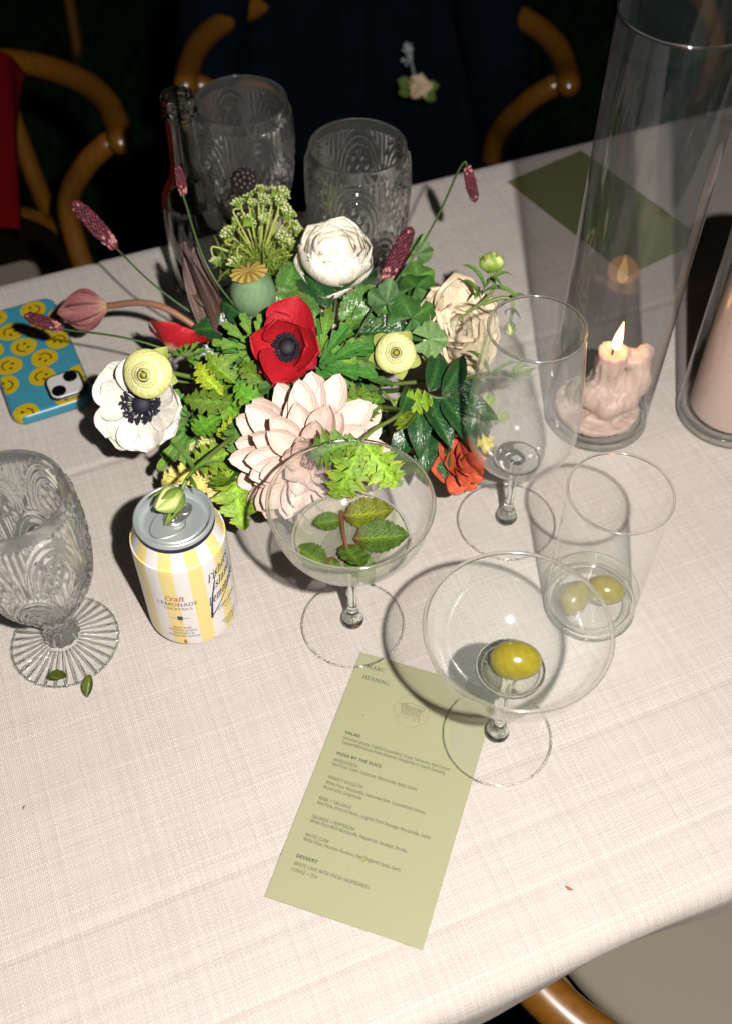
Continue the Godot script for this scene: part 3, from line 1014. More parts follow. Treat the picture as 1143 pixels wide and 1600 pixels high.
func wrapped(called: String, words: String, font: Font, height: float, turn: float, y: float, mat_: Material, parent: Node, width := 0.0, slant := 0.0, climb := 0.0) -> void:
	# lettering bent round the can; turn is where its middle stands, climb tilts the line
	var t := TextMesh.new()
	t.font = font
	t.text = words
	t.depth = 0.0
	t.font_size = 32
	t.pixel_size = height / 22.8
	var bb := t.get_aabb()
	var k := width / bb.size.x if width > 0.0 else 1.0
	var arr := t.get_mesh_arrays()
	var pos: PackedVector3Array = arr[Mesh.ARRAY_VERTEX]
	var mid := bb.get_center()
	var r := 0.03315
	for i in pos.size():
		var q := pos[i] - mid
		var xx := (q.x + q.y * slant) * k
		var yy := q.y + xx * climb
		var a := turn + xx / r
		var rr := r - maxf(0.0, y + yy - 0.0935) * 0.42
		pos[i] = Vector3(rr * sin(a), y + yy, rr * cos(a))
	var me := plain_mesh(pos, arr[Mesh.ARRAY_INDEX])
	part(called, me, mat_, parent)

func tableware() -> void:
	var sans := SystemFont.new()
	sans.font_names = PackedStringArray(["Droid Sans"])
	var bold := SystemFont.new()
	bold.font_names = PackedStringArray(["Droid Sans"])
	bold.font_weight = 700
	var serif := SystemFont.new()
	serif.font_names = PackedStringArray(["Droid Serif"])
	var serif_b := SystemFont.new()
	serif_b.font_names = PackedStringArray(["Droid Serif"])
	serif_b.font_weight = 700
	# ---- the can
	var t := thing("drink_can", "yellow and white striped lemonade can with a green bud on its lid", "can", Vector3(-0.1291, 0.7500, -0.4554))
	var b := Buf.new()
	var label := smooth([Vector2(0.0285, 0.0045), Vector2(0.0322, 0.009), Vector2(0.033, 0.012), Vector2(0.033, 0.05), Vector2(0.033, 0.0935), Vector2(0.0318, 0.0985), Vector2(0.0288, 0.1065), Vector2(0.0268, 0.1125), Vector2(0.0264, 0.1145)], 5)
	b.lathe(label, 96)
	for k in b.uv.size():
		b.uv[k] = Vector2(b.uv[k].x, 1.0 - (b.v[k].y - 0.0045) / 0.11)
	part("body", b, mat(1.15, 1.15, 1.15, 0.33, {"albedo_texture": stripes(), "metallic": 0.1, "clearcoat_enabled": true, "clearcoat": 0.3, "clearcoat_roughness": 0.2}), t, Transform3D(Basis(Vector3.UP, -2.52), Vector3.ZERO))
	b = Buf.new()
	b.lathe(smooth([Vector2(0, 0.007), Vector2(0.02, 0.004), Vector2(0.024, 0.0012), Vector2(0.026, 0.0014), Vector2(0.0286, 0.0046)], 4), 64)
	part("bottom_rim", b, M.tin, t)
	b = Buf.new()
	b.lathe(smooth([Vector2(0.0264, 0.1144), Vector2(0.0272, 0.1152), Vector2(0.0275, 0.117), Vector2(0.027, 0.1186), Vector2(0.0258, 0.119), Vector2(0.0248, 0.118), Vector2(0.0238, 0.1135), Vector2(0.0226, 0.1118), Vector2(0.0212, 0.1122), Vector2(0.0198, 0.1136), Vector2(0.018, 0.1138), Vector2(0.01, 0.1138), Vector2(0, 0.1138)], 4), 72)
	var lid := part("lid", b, mat(0.8, 0.88, 0.88, 0.36, {"metallic": 0.7}), t)
	var lt := Basis(Vector3.UP, 0.85)
	b = Buf.new()      # scored panel line
	var pts := []
	for k in 33:
		var a := TAU * k / 32
		pts.append(Vector3(-0.004 + 0.0125 * cos(a) * (1.0 - 0.25 * cos(a)), 0.1139, 0.0108 * sin(a)))
	b.tube(pts, [0.0005], 6, false)
	part("score_line", b, M.tin, lid, Transform3D(lt, Vector3.ZERO))
	b = Buf.new()      # pull tab: a bent plate with a finger hole and a rivet
	pts = []
	for k in 33:
		var a := TAU * k / 32
		pts.append(Vector3(0.004 + 0.0108 * cos(a), 0.1153, 0.0066 * sin(a) * (1.0 - 0.18 * cos(a))))
	b.tube(pts, [0.0009], 8, false)
	for side in [[0.0095, 0.0042], [-0.0015, 0.0046]]:
		pts = []
		for k in 25:
			var a := TAU * k / 24
			pts.append(Vector3(side[0] + side[1] * cos(a), 0.1155, side[1] * 0.92 * sin(a)))
		b.tube(pts, [0.0006], 6, false)
	var plate := func(s, v):
		var a: float = s * TAU
		var r0: float = lerpf(0.42, 1.0, v)
		return Vector3(0.004 + 0.0108 * cos(a) * r0 + (1.0 - v) * -0.0035, 0.1154, -0.0064 * sin(a) * r0)
	b.grid(32, 2, plate, true)
	part("pull_tab", b, M.tin, lid, Transform3D(lt, Vector3.ZERO))
	b = Buf.new()
	b.lathe([Vector2(0.0026, 0.1139), Vector2(0.0024, 0.1158), Vector2(0.0012, 0.1163), Vector2(0, 0.1162)], 24)
	part("rivet", b, M.tin, lid, Transform3D(lt, lt * Vector3(-0.0015, 0, 0)))
	var f0 := -0.06
	wrapped("lettering", "Craft", serif_b, 0.0052, f0 - 0.02, 0.0665, M.red_ink, t, 0.0135, 0.25)
	wrapped("lettering", "LEMONADE", sans, 0.0038, f0, 0.0595, M.navy_ink, t, 0.029)
	wrapped("lettering", "COCKTAILS", sans, 0.0026, f0, 0.0541, M.navy_ink, t, 0.0205)
	wrapped("lettering", "Made with", serif_b, 0.0022, f0, 0.0305, M.red_ink, t, 0.0135, 0.25)
	wrapped("lettering", "BARREL-AGED", sans, 0.0023, f0, 0.0267, M.navy_ink, t, 0.0205)
	wrapped("lettering", "WHISKEY &", sans, 0.0023, f0, 0.0229, M.navy_ink, t, 0.0155)
	wrapped("lettering", "PREMIUM VODKA", sans, 0.0023, f0, 0.0191, M.navy_ink, t, 0.0235)
	wrapped("lettering", "8", bold, 0.0022, f0, 0.0118, M.navy_ink, t)
	for k in 3:
		wrapped("emblem", ["(", ")", "♦"][k], bold, [0.0045, 0.0045, 0.0036][k], f0 + [-0.012, 0.012, 0.0][k], [0.0118, 0.0118, 0.0425][k], mat(0.6, 0.25, 0.03, 0.5) if k < 2 else M.navy_ink, t)
	for s in [-1.0, 1.0]:
		for k in 3:
			wrapped("emblem", "—", sans, 0.0035 - 0.0006 * k, f0 + s * (0.1 + 0.045 * k), 0.0425 - 0.0002 * k, mat(0.35, 0.4, 0.5, 0.5), t, 0.0044, 0.0, 0.12 * s)
	wrapped("lettering", "v", sans, 0.0016, f0, 0.0382, M.navy_ink, t)
	var f1 := 1.06
	wrapped("lettering", "Fishers", serif_b, 0.0075, f1 - 0.02, 0.083, M.navy_ink, t, 0.023, 0.3, 0.35)
	wrapped("lettering", "Island", serif_b, 0.0075, f1 + 0.03, 0.0715, M.navy_ink, t, 0.021, 0.3, 0.35)
	wrapped("lettering", "Lemonade", serif_b, 0.0082, f1 + 0.0, 0.0585, M.navy_ink, t, 0.029, 0.3, 0.35)
	wrapped("lettering", "ORIGINAL", sans, 0.0036, f1 + 0.06, 0.0405, M.navy_ink, t, 0.021, 0.0, 0.1)
	wrapped("lettering", "12 FL OZ", sans, 0.0016, f1 + 0.06, 0.0355, M.navy_ink, t, 0.009)
	for k in 3:
		wrapped("lettering", ["VODKA, BARREL-AGED", "WHISKEY, LEMON", "AND HONEY"][k], sans, 0.0018, f1 + 0.05, 0.0215 - 0.0034 * k, M.navy_ink, t, [0.018, 0.014, 0.01][k])
	# the swash that runs round the name
	b = Buf.new()
	for sw in [[-0.43, 0.035, -0.36, 0.062, -0.1, 0.086, 0.0011], [-0.43, 0.035, -0.1, 0.049, 0.45, 0.064, 0.0006]]:
		pts = []
		var wd := []
		for k in 17:
			var u := k / 16.0
			var a: float = f1 + (1 - u) * (1 - u) * sw[0] + 2 * u * (1 - u) * sw[2] + u * u * sw[4]
			var y: float = (1 - u) * (1 - u) * sw[1] + 2 * u * (1 - u) * sw[3] + u * u * sw[5]
			pts.append(Vector3(0.0329 * sin(a), y, 0.0329 * cos(a)))
			wd.append(lerpf(sw[6], 0.0003, u))
		b.tube(pts, wd, 6)
	part("emblem", b, M.navy_ink, t)
	# ---- the phone in its case
	var ph := thing("smartphone", "smartphone lying face down in a blue case printed with yellow smiling faces", "phone", Vector3(-0.300, T + 0.0006, -0.7259), Basis(Vector3.UP, 0.4335))
	var o := round_rect(0.0725, 0.148, 0.0125)
	b = Buf.new()
	b.slab(o, [Vector2(0.003, 0.0), Vector2(0.0008, 0.0012), Vector2(0, 0.003), Vector2(0, 0.0085), Vector2(0.0006, 0.0102), Vector2(0.002, 0.0112), Vector2(0.0035, 0.0115)])
	for k in b.uv.size():
		b.uv[k] = Vector2(b.v[k].x / 0.076 + 0.5, b.v[k].z / 0.152 + 0.5)
	part("case", b, mat(0.95, 0.95, 0.95, 0.35, {"albedo_texture": smiles()}), ph)
	b = Buf.new()
	b.slab(round_rect(0.033, 0.033, 0.009), [Vector2(0, 0.0113), Vector2(0, 0.0122), Vector2(0.0012, 0.0126)])
	var cm := part("camera_bump", b, M.black, ph, Transform3D(Basis(), Vector3(0.0155, 0, 0.0515)))
	b = Buf.new()
	b.slab(round_rect(0.0285, 0.0285, 0.0072), [Vector2(0, 0.0124), Vector2(0, 0.0133), Vector2(0.0008, 0.0136)])
	part("camera_plate", b, mat(0.6, 0.6, 0.58, 0.3), cm)
	for q in [Vector2(-0.0068, 0.0068), Vector2(0.0068, -0.0068)]:
		b = Buf.new()
		b.lathe([Vector2(0.0062, 0.0134), Vector2(0.0062, 0.0148), Vector2(0.0056, 0.0151), Vector2(0.0052, 0.0146), Vector2(0, 0.0144)], 32)
		part("lens", b, mat(0.004, 0.004, 0.006, 0.08), cm, Transform3D(Basis(), Vector3(q.x, 0, q.y)))
	# ---- menus
	menu_card(Vector3(-0.0040, 0, -0.4200), -18.45, "sage green menu card printed with a pizza menu, under the front coupe", sans, bold, serif, true)
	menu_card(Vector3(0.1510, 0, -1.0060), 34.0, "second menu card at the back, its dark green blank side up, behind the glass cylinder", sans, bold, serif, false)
	# ---- fallen leaf bits by the goblet foot
	for q in [[Vector3(-0.2289, 0.7540, -0.3972), Vector3(1, 0.1, 0.3), 0.02, "dark folded leaf scrap under the foot of the front goblet"], [Vector3(-0.1987, 0.7520, -0.3817), Vector3(0.15, 0.25, -1), 0.017, "small green leaf scrap on the cloth below the front goblet"]]:
		var lf := part("leaf_scrap", leaf_mesh(q[2], q[2] * 0.3, "lance", 0.9, 0.9, func(_u, v): return Color(0.05, 0.09, 0.012).lerp(Color(0.12, 0.13, 0.015), v)), M.shiny_leaf, self, Transform3D(lay(q[1], Vector3.UP), q[0]))
		tag(lf, q[3], "leaf")

func smiles() -> ImageTexture:
	var im := Image.create(512, 1024, false, Image.FORMAT_RGB8)
	im.fill(Color(0.25, 0.56, 0.65))
	var r := RandomNumberGenerator.new()
	r.seed = 3
	var list := []
	for tries in 600:
		var p := Vector2(r.randf_range(10, 502), r.randf_range(20, 1004))
		if list.all(func(q): return p.distance_to(q) > 156):
			list.append(p)
	for p in list:
		var turn := r.randf_range(-1.9, 1.9) + PI
		for y in range(maxi(22, int(p.y) - 86), mini(1002, int(p.y) + 86)):
			for x in range(maxi(22, int(p.x) - 86), mini(490, int(p.x) + 86)):
				var d: Vector2 = (Vector2(x, y) - p).rotated(turn)
				var l := d.length()
				if l > 80.0 + 2.5 * sin(d.angle() * 3):
					continue
				var ink := Vector2(absf(d.x) - 20, (d.y + 18) * 0.75).length() < 8.5 or (absf(l - 40) < 4.5 and d.y > 10)
				im.set_pixel(x, y, Color(0.25, 0.18, 0.03) if ink else Color(0.76, 0.66, 0.12))
	return ImageTexture.create_from_image(im)

func menu_card(corner: Vector3, turn: float, label: String, sans: Font, bold: Font, serif: Font, front: bool) -> void:
	var bs := Basis(Vector3.UP, deg_to_rad(turn))
	var t := thing("menu_card", label, "menu card", Vector3(corner.x, T + 0.0009, corner.z), bs, "menu cards on the table")
	var b := Buf.new()
	b.slab([Vector2(0, 0.1893), Vector2(0.104, 0.1893), Vector2(0.104, 0), Vector2(0, 0)], [Vector2(0, 0), Vector2(0.00005, 0.0005)])
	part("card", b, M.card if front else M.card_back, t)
	if not front:
		return
	var y := 0.00062
	var L := [["MARC", 8.0, 12.3, 2.9, 13.7, 2], ["HENNING", 8.1, 21.7, 2.9, 20.2, 2], ["SALAD", 10.8, 66.9, 2.2, 10.8, 1], ["Romaine Lettuce, English Cucumbers, Grape Tomatoes, Red Onions", 11.0, 71.2, 1.5, 76.5, 0],
		["Topped With House-made Balsamic Vinaigrette Or Ranch Dressing", 11.0, 74.7, 1.5, 74.0, 0], ["PIZZA BY THE SLICE", 10.6, 83.8, 2.2, 31.8, 1], ["MARGHERITA", 10.4, 88.9, 1.6, 16.9, 3],
		["Red Pizza, Fresh Tomatoes, Mozzarella, Basil, Garlic", 10.4, 92.2, 1.5, 60.0, 0], ["VINNIE'S VEGGIE PIE", 10.5, 102.2, 1.6, 25.2, 3], ["White Pizza, Mozzarella, Seasoned Kale, Caramelized Onions,", 10.5, 106.2, 1.5, 70.5, 0],
		["Mushroom, Gorgonzola", 10.5, 109.9, 1.5, 26.5, 0], ["RABE + SAUSAGE", 10.2, 118.2, 1.6, 22.6, 3], ["Red Pizza, Broccoli Rabe, Longhini Pork Sausage, Mozzarella, Garlic", 10.2, 121.6, 1.5, 78.5, 0],
		["SAUSAGE + PEPPERONI", 10.2, 131.8, 1.6, 29.6, 3], ["White Pizza With Mozzarella, Pepperoni, Sausage, Ricotta", 10.2, 135.0, 1.5, 66.0, 0], ["WHITE CLAM", 10.2, 145.0, 1.6, 16.0, 3],
		["White Pizza, Pecorino Romano, New England Clams, Garlic", 10.2, 148.2, 1.5, 66.5, 0], ["DESSERT", 9.9, 160.0, 2.2, 14.3, 1], ["WHITE CAKE WITH FRESH RASPBERRIES", 10.0, 165.2, 1.6, 51.0, 3], ["COFFEE + TEA", 10.0, 169.4, 1.6, 17.5, 3]]
	for q in L:
		lettering("heading" if q[5] else "text_line", q[0], [sans, bold, serif, sans][q[5]], q[3] * 0.001, q[4] * 0.001, M.ink, t, Vector3(q[1] * 0.001, y, q[2] * 0.001))
	# the engraved emblem: a fine ring round a sketched house among trees
	b = Buf.new()
	var cx := 0.0498
	var cz := 0.0348
	var stroke := func(p: Vector2, q: Vector2, w: float):
		var d := (q - p).normalized() * w
		var e := Vector2(-d.y, d.x)
		b.face([Vector3(cx + p.x + e.x, y, cz + p.y + e.y), Vector3(cx + p.x - e.x, y, cz + p.y - e.y), Vector3(cx + q.x - e.x, y, cz + q.y - e.y), Vector3(cx + q.x + e.x, y, cz + q.y + e.y)].slice(0, 4))
	for k in 64:
		stroke.call(Vector2.from_angle(TAU * k / 64) * 0.0125, Vector2.from_angle(TAU * (k + 1) / 64) * 0.0125, 0.00009)
	for k in 7:
		var h := -0.0035 + 0.0011 * k
		stroke.call(Vector2(-0.007, h), Vector2(0.0065, h + 0.0001), 0.00012)
		stroke.call(Vector2(-0.007 + 0.0022 * k, -0.0035), Vector2(-0.007 + 0.0022 * k, 0.0042), 0.00014)
	stroke.call(Vector2(-0.0082, -0.0032), Vector2(-0.003, -0.0058), 0.00022)
	stroke.call(Vector2(-0.003, -0.0058), Vector2(0.007, -0.0052), 0.00022)
	stroke.call(Vector2(0.007, -0.0052), Vector2(0.0085, -0.003), 0.00022)
	for k in 70:
		var a := rng.randf() * TAU
		var p := Vector2(jit(0.0095), jit(0.0022) + (0.0048 if k % 2 else -0.0022))
		if k % 5 == 0:
			p = Vector2((1.0 if k % 2 else -1.0) * rng.randf_range(0.006, 0.0095), jit(0.006))
		stroke.call(p, p + Vector2.from_angle(a) * rng.randf_range(0.0005, 0.0013), 0.00016)
	part("emblem", b, M.ink_faint, t)
	b = Buf.new()
	pts_disc(b, Vector3(0.0517, y + 0.0001, 0.1468), 0.0022)
	part("oil_spot", b, mat(0.27, 0.29, 0.12, 0.5), t)

func pts_disc(b: Buf, at: Vector3, r: float) -> void:
	var p := []
	for k in 20:
		var a := TAU * k / 20
		var rr := r * (1.0 + 0.12 * sin(a * 3) + 0.1 * sin(a * 5 + 1))
		p.append(at + Vector3(rr * 0.8 * cos(a), 0, rr * 1.15 * sin(a)))
	b.face(p)

# ---------------------------------------------------------------- flowers and leaves
# a petal along +x; u runs -1..1 across, v 0..1 from base to tip
func petal(l: float, w: float, o: Dictionary, col: Callable) -> ArrayMesh:
	var nv: int = o.get("nv", 14)
	var nu: int = o.get("nu", 8)
	var b0: float = o.get("b0", 0.0)
	var b1: float = o.get("b1", 0.0)
	var cup: float = o.get("cup", 0.2)
	var a: float = o.get("peak", 1.3)
	var e: float = o.get("tip", 0.6)
	var ruf: float = o.get("ruffle", 0.0)
	var sd: float = o.get("seed", 0.0)
	var base: float = o.get("base", 0.12)
	var xs := [Vector2.ZERO]
	var an := []
	for k in nv + 1:
		var g := lerpf(b0, b1, pow(float(k) / nv, o.get("pow", 1.0)))
		an.append(g)
		if k < nv:
			xs.append(xs[-1] + Vector2(cos(g), sin(g)) * l / nv)
	var b := Buf.new()
	b.grid(nu, nv, func(s, v):
		var k := int(round(v * nv))
		var u: float = s * 2.0 - 1.0
		var ww: float = w * maxf(pow(maxf(sin(PI * pow(v, a)), 0.0), e), base * (1.0 - v))
		var up: float = cup * u * u * ww + ruf * l * v * (sin(u * 5.0 + sd * 3.0 + v * 4.0) * 0.5 + sin(u * 9.0 + sd * 7.0) * 0.3) * absf(u)
		var q: Vector2 = xs[k]
		# the tip line is not quite even
		q += Vector2(cos(an[k]), sin(an[k])) * l * 0.03 * v * sin(u * 7.0 + sd * 5.0)
		return Vector3(q.x - sin(an[k]) * up, q.y + cos(an[k]) * up, u * ww), false, func(s, v): return col.call(s * 2.0 - 1.0, v))
	return b.done()

func ring(root: Node3D, meshes: Array, n: int, tilt: float, r0: float, y0: float, phase: float, m: Material, called := "petal", wob := 0.12, size := 1.0) -> void:
	for i in n:
		var t := Basis(Vector3.UP, phase + TAU * i / n + jit(wob)) 
		var s := size * (1.0 + jit(0.07))
		part(called, meshes[(i + int(phase * 7.0)) % meshes.size()], m, root, Transform3D(t * Basis(Vector3.BACK, tilt + jit(wob)) * Basis(Vector3.RIGHT, jit(wob * 1.2)).scaled(Vector3.ONE * s), t * Vector3(r0, y0, 0)))

func leaf_into(b: Buf, l: float, w: float, kind: String, bend: float, fold: float, col: Callable, sd := 0.0) -> void:
	var nv := 14
	var nu := 6
	var lobes := 0.0
	if kind == "serrate":
		nv = 44
		lobes = 10.0
	elif kind == "lobed":
		nv = 60
		nu = 8
		lobes = 5.0
	elif kind == "finger":
		nv = 36
		lobes = 3.0
	b.grid(nu, nv, func(s, v):
		var u: float = s * 2.0 - 1.0
		var env: float = pow(maxf(sin(PI * pow(v, 0.8)), 0.0), 0.8)
		var k := 1.0
		var ahead := 0.0
		if kind == "serrate":
			k = 0.84 + 0.16 * fposmod(v * lobes, 1.0)
			ahead = 0.04 * absf(u)
		elif kind == "lobed":
			var ph: float = fposmod(v * lobes + 0.12 * sin(sd + u), 1.0)
			k = 0.22 + 0.78 * pow(sin(PI * ph), 0.75) * (0.8 + 0.2 * sin(v * 95.0 + sd))
			ahead = 0.2 * pow(absf(u), 1.4) * (1.0 - 0.5 * v)
		elif kind == "finger":
			env = pow(maxf(sin(PI * pow(v, 1.5)), 0.0), 0.85) + 0.3 * (1.0 - v)
			k = 0.45 + 0.55 * fposmod(v * lobes + 0.2, 1.0)
			ahead = 0.12 * absf(u)
		var ww: float = w * maxf(env * k, 0.02)
		var g: float = bend * v * v * 0.5
		var along: float = l * (v + ahead * env)
		var rip: float = 0.05 * w * sin(v * 26.0 + absf(u) * 4.0 + sd) * absf(u)
		return Vector3(along * cos(g), along * sin(g) + fold * absf(u) * ww + rip, u * ww * (1.0 - 0.25 * absf(fold))), false, func(s, v):
		var u: float = s * 2.0 - 1.0
		var c: Color = col.call(u, v)
		return c.lerp(c * 1.35 + Color(0.02, 0.025, 0.0), maxf(0.0, 1.0 - absf(u) * 9.0)))

func leaf_mesh(l: float, w: float, kind: String, bend: float, fold: float, col: Callable, sd := 0.0) -> ArrayMesh:
	var b := Buf.new()
	if kind == "palmate":
		for k in 7:
			var a := (k - 3) * 0.52
			b.x = Transform3D(Basis(Vector3.UP, a), Vector3(0.08 * l * cos(a), 0.0004 * (k % 3), -0.08 * l * sin(a)))
			leaf_into(b, l * (0.95 - 0.07 * absf(k - 3.0)), w * 0.2, "finger", bend, fold * 0.6, col, sd + k)
		b.x = Transform3D()
	elif kind == "round":
		b.grid(40, 10, func(s, v):
			var th: float = lerpf(-2.75, 2.75, s)
			var lob: float = 0.80 + 0.2 * pow(absf(cos(th * 2.27)), 0.7) - 0.07 * fposmod(th * 5.0, 1.0) * v
			var r: float = l * 0.55 * lob * v * (1.0 - 0.12 * absf(th) / 2.75)
			var q: float = l * 0.5 + r * cos(th)
			return Vector3(q, bend * l * 0.4 * pow(r / l, 2.0) * 4.0 + fold * 0.10 * r * cos(th * 5.0), r * sin(th) * w / l), false, func(s, v):
			var th: float = lerpf(-2.75, 2.75, s)
			var c: Color = col.call(0.5, v)
			return c.lerp(c * 1.5, 0.8 * pow(absf(cos(th * 2.27)), 24.0)))
	else:
		leaf_into(b, l, w, kind, bend, fold, col, sd)
	return b.done()

func head(called: String, label: String, category: String, at: Vector3, dir: Vector3, foot: Vector3, sw: float, sm: Material, group := "", via := Vector3.INF) -> Node3D:
	# a flower whose stem runs down into the bowl of flowers
	var t := thing(called, label, category, at, aim(dir, rng.randf() * TAU), group)
	var pts := [at - dir.normalized() * 0.002]
	pts.append(at - dir.normalized() * 0.022 if via == Vector3.INF else via)
	pts.append(foot)
	var b := Buf.new()
	b.tube(curve(local(t, pts), 10), [sw], 8)
	part("stem", b, sm, t)
	return t

var V := Vector3(-0.055, T, -0.645)

func flowers() -> void:
	var bowl := thing("flower_bowl", "low dark ceramic bowl hidden under the flowers", "bowl", V)
	var b := Buf.new()
	b.lathe(smooth([Vector2(0, 0.001), Vector2(0.03, 0.001), Vector2(0.034, 0.006), Vector2(0.052, 0.03), Vector2(0.058, 0.058), Vector2(0.0575, 0.061), Vector2(0.055, 0.06), Vector2(0.048, 0.03), Vector2(0.02, 0.01), Vector2(0, 0.009)], 5), 48)
	part("body", b, mat(0.05, 0.055, 0.05, 0.3), bowl)
	b = Buf.new()
	b.ball(Vector3(0, 0.04, 0), Vector3(0.05, 0.022, 0.05), 20, 10)
	part("floral_foam", b, mat(0.03, 0.06, 0.025, 0.95), bowl)
	big_flowers()
	small_stems()
	greenery()

func to_cam(p: Vector3) -> Vector3:
	return (Vector3(0, T + 0.69, 0) - p).normalized()

func big_flowers() -> void:
	var b: Buf
	# white anemone at the left
	var white := func(u, v): return Color(0.74, 0.71, 0.64).lerp(Color(0.58, 0.54, 0.42), 0.4 * absf(sin(u * 9.0)) * (1.0 - v)).lerp(Color(0.8, 0.76, 0.6), smoothstep(0.3, 0.0, v))
	var at: Vector3 = Vector3(-0.1669, 0.8500, -0.5766)
	var t := head("white_anemone", "white anemone with a black centre facing the viewer, leftmost bloom", "flower", at, Vector3(-0.12, 0.72, 0.66), V + Vector3(-0.02, 0.05, 0.01), 0.0022, M.stem, "", at + Vector3(0.02, -0.025, -0.03))
	var pw := []
	for q in 4:
		pw.append(petal(0.0345 + 0.0015 * (q % 3), 0.0205 - 0.001 * q, {"b0": 0.3, "b1": [-0.25, 0.45, 0.1, -0.5][q], "cup": 0.32, "tip": 0.42, "peak": 1.55, "ruffle": 0.085, "seed": 1.0 + 2.3 * q, "nu": 14, "nv": 18}, white))
	ring(t, pw, 4, 0.02, 0.002, 0.0, 0.3, M.petal, "petal", 0.16)
	ring(t, pw, 4, 0.2, 0.002, 0.0015, 1.05, M.petal, "petal", 0.18, 0.95)
	anemone_eye(t, 0.0075, 0.0145, Color(0.012, 0.011, 0.03))
	# red anemone
	var red := func(u, v): return Color(0.42, 0.004, 0.014).lerp(Color(0.62, 0.42, 0.30), smoothstep(0.28, 0.08, v)).lerp(Color(0.34, 0.004, 0.012), 0.4 * absf(sin(u * 11.0)) * (1.0 - v))
	var redin := func(u, v): return Color(0.52, 0.03, 0.055).lerp(Color(0.68, 0.5, 0.36), smoothstep(0.34, 0.12, v)).lerp(Color(0.42, 0.008, 0.02), 0.35 * absf(sin(u * 11.0)) * (1.0 - v))
	at = Vector3(-0.0588, 0.8750, -0.6108)
	t = head("red_anemone", "half open red anemone with a black centre, middle of the bunch", "flower", at, Vector3(0.02, 0.74, 0.62), V + Vector3(0, 0.05, 0.02), 0.0022, M.stem)
	var pr := [petal(0.04, 0.0195, {"b0": 0.95, "b1": 0.75, "cup": 0.5, "tip": 0.6, "peak": 1.4, "ruffle": 0.05, "seed": 1.2}, red), petal(0.037, 0.018, {"b0": 0.9, "b1": 1.4, "cup": 0.45, "tip": 0.55, "peak": 1.5, "ruffle": 0.07, "seed": 2.0}, red)]
	var pr2 := [petal(0.028, 0.0125, {"b0": 0.8, "b1": 1.9, "cup": 0.5, "tip": 0.5, "peak": 1.5, "ruffle": 0.09, "seed": 4.0}, redin)]
	ring(t, pr, 4, -0.26, 0.003, 0.0, 0.6, M.petal, "petal", 0.2, 0.92)
	ring(t, pr, 3, -0.16, 0.004, 0.001, 1.3, M.petal, "petal", 0.22, 0.8)
	ring(t, pr2, 4, -0.42, 0.0085, 0.002, 0.2, M.petal, "petal", 0.4, 0.85)
	anemone_eye(t, 0.0062, 0.0105, Color(0.012, 0.009, 0.02))
	# the second red one, seen from its side behind the white anemone
	at = Vector3(-0.1545, 0.8450, -0.6410)
	t = head("red_anemone", "red anemone turned away, peeping out behind the white anemone", "flower", at, Vector3(0.25, 0.55, -0.75), V + Vector3(-0.02, 0.05, 0), 0.002, M.stem)
	ring(t, pr, 6, -0.45, 0.002, 0.0, 0.5, M.petal, "petal", 0.2, 0.72)
	# dahlia
	var blush := func(u, v): return Color(0.72, 0.54, 0.46).lerp(Color(0.62, 0.28, 0.18), smoothstep(0.4, 0.0, v)).lerp(Color(0.72, 0.56, 0.49), smoothstep(0.4, 1.0, v)).lerp(Color(0.62, 0.34, 0.27), 0.14 * smoothstep(0.75, 1.0, absf(u)))
	at = Vector3(-0.0396, 0.8500, -0.5225)
	t = head("dahlia", "large blush pink dahlia with many pointed petals behind the mint coupe", "flower", at, Vector3(-0.08, 0.62, 0.78), V + Vector3(0.01, 0.05, 0.02), 0.003, M.stem)
	var long := petal(0.056, 0.0112, {"b0": 0.0, "b1": 0.12, "cup": 0.4, "tip": 0.52, "peak": 1.4, "base": 0.3, "nv": 20, "ruffle": 0.02}, blush)
	var mid := petal(0.044, 0.0104, {"b0": 0.1, "b1": 0.4, "cup": 0.5, "tip": 0.52, "peak": 1.4, "base": 0.3, "nv": 20, "ruffle": 0.02}, blush)
	var short := petal(0.028, 0.0084, {"b0": 0.4, "b1": 0.9, "cup": 0.5, "tip": 0.4, "peak": 1.5, "base": 0.3}, blush)
	var tiny := petal(0.015, 0.0055, {"b0": 0.9, "b1": 1.6, "cup": 1.1, "tip": 0.6, "peak": 1.1}, func(u, v): return Color(0.75, 0.4, 0.22).lerp(Color(0.85, 0.6, 0.5), v))
	ring(t, [long], 16, -0.45, 0.003, -0.008, 0.1, M.petal, "petal", 0.13)
	ring(t, [long], 17, -0.22, 0.003, -0.004, 0.35, M.petal, "petal", 0.13)
	ring(t, [long, mid], 16, -0.02, 0.003, -0.001, 0.0, M.petal, "petal", 0.13, 0.95)
	ring(t, [mid], 14, 0.13, 0.003, 0.001, 0.27, M.petal, "petal", 0.14)
	ring(t, [mid, short], 12, 0.3, 0.0025, 0.003, 0.0, M.petal, "petal", 0.16, 0.84)
	ring(t, [short], 10, 0.25, 0.002, 0.004, 0.2, M.petal, "petal", 0.16)
	ring(t, [tiny], 9, 0.3, 0.0015, 0.005, 0.0, M.petal, "petal")
	# white ranunculus
	var cream := func(u, v): return Color(0.93, 0.87, 0.71).lerp(Color(0.78, 0.68, 0.34), 0.7 * smoothstep(0.35, 0.0, v)).lerp(Color(0.95, 0.91, 0.79), smoothstep(0.5, 1.0, v))
	at = Vector3(-0.0272, 0.8620, -0.7132)
	t = head("white_ranunculus", "full creamy white ranunculus at the back, in front of a goblet", "flower", at, Vector3(0.1, 0.98, 0.12), V + Vector3(0.01, 0.05, -0.02), 0.0024, M.stem)
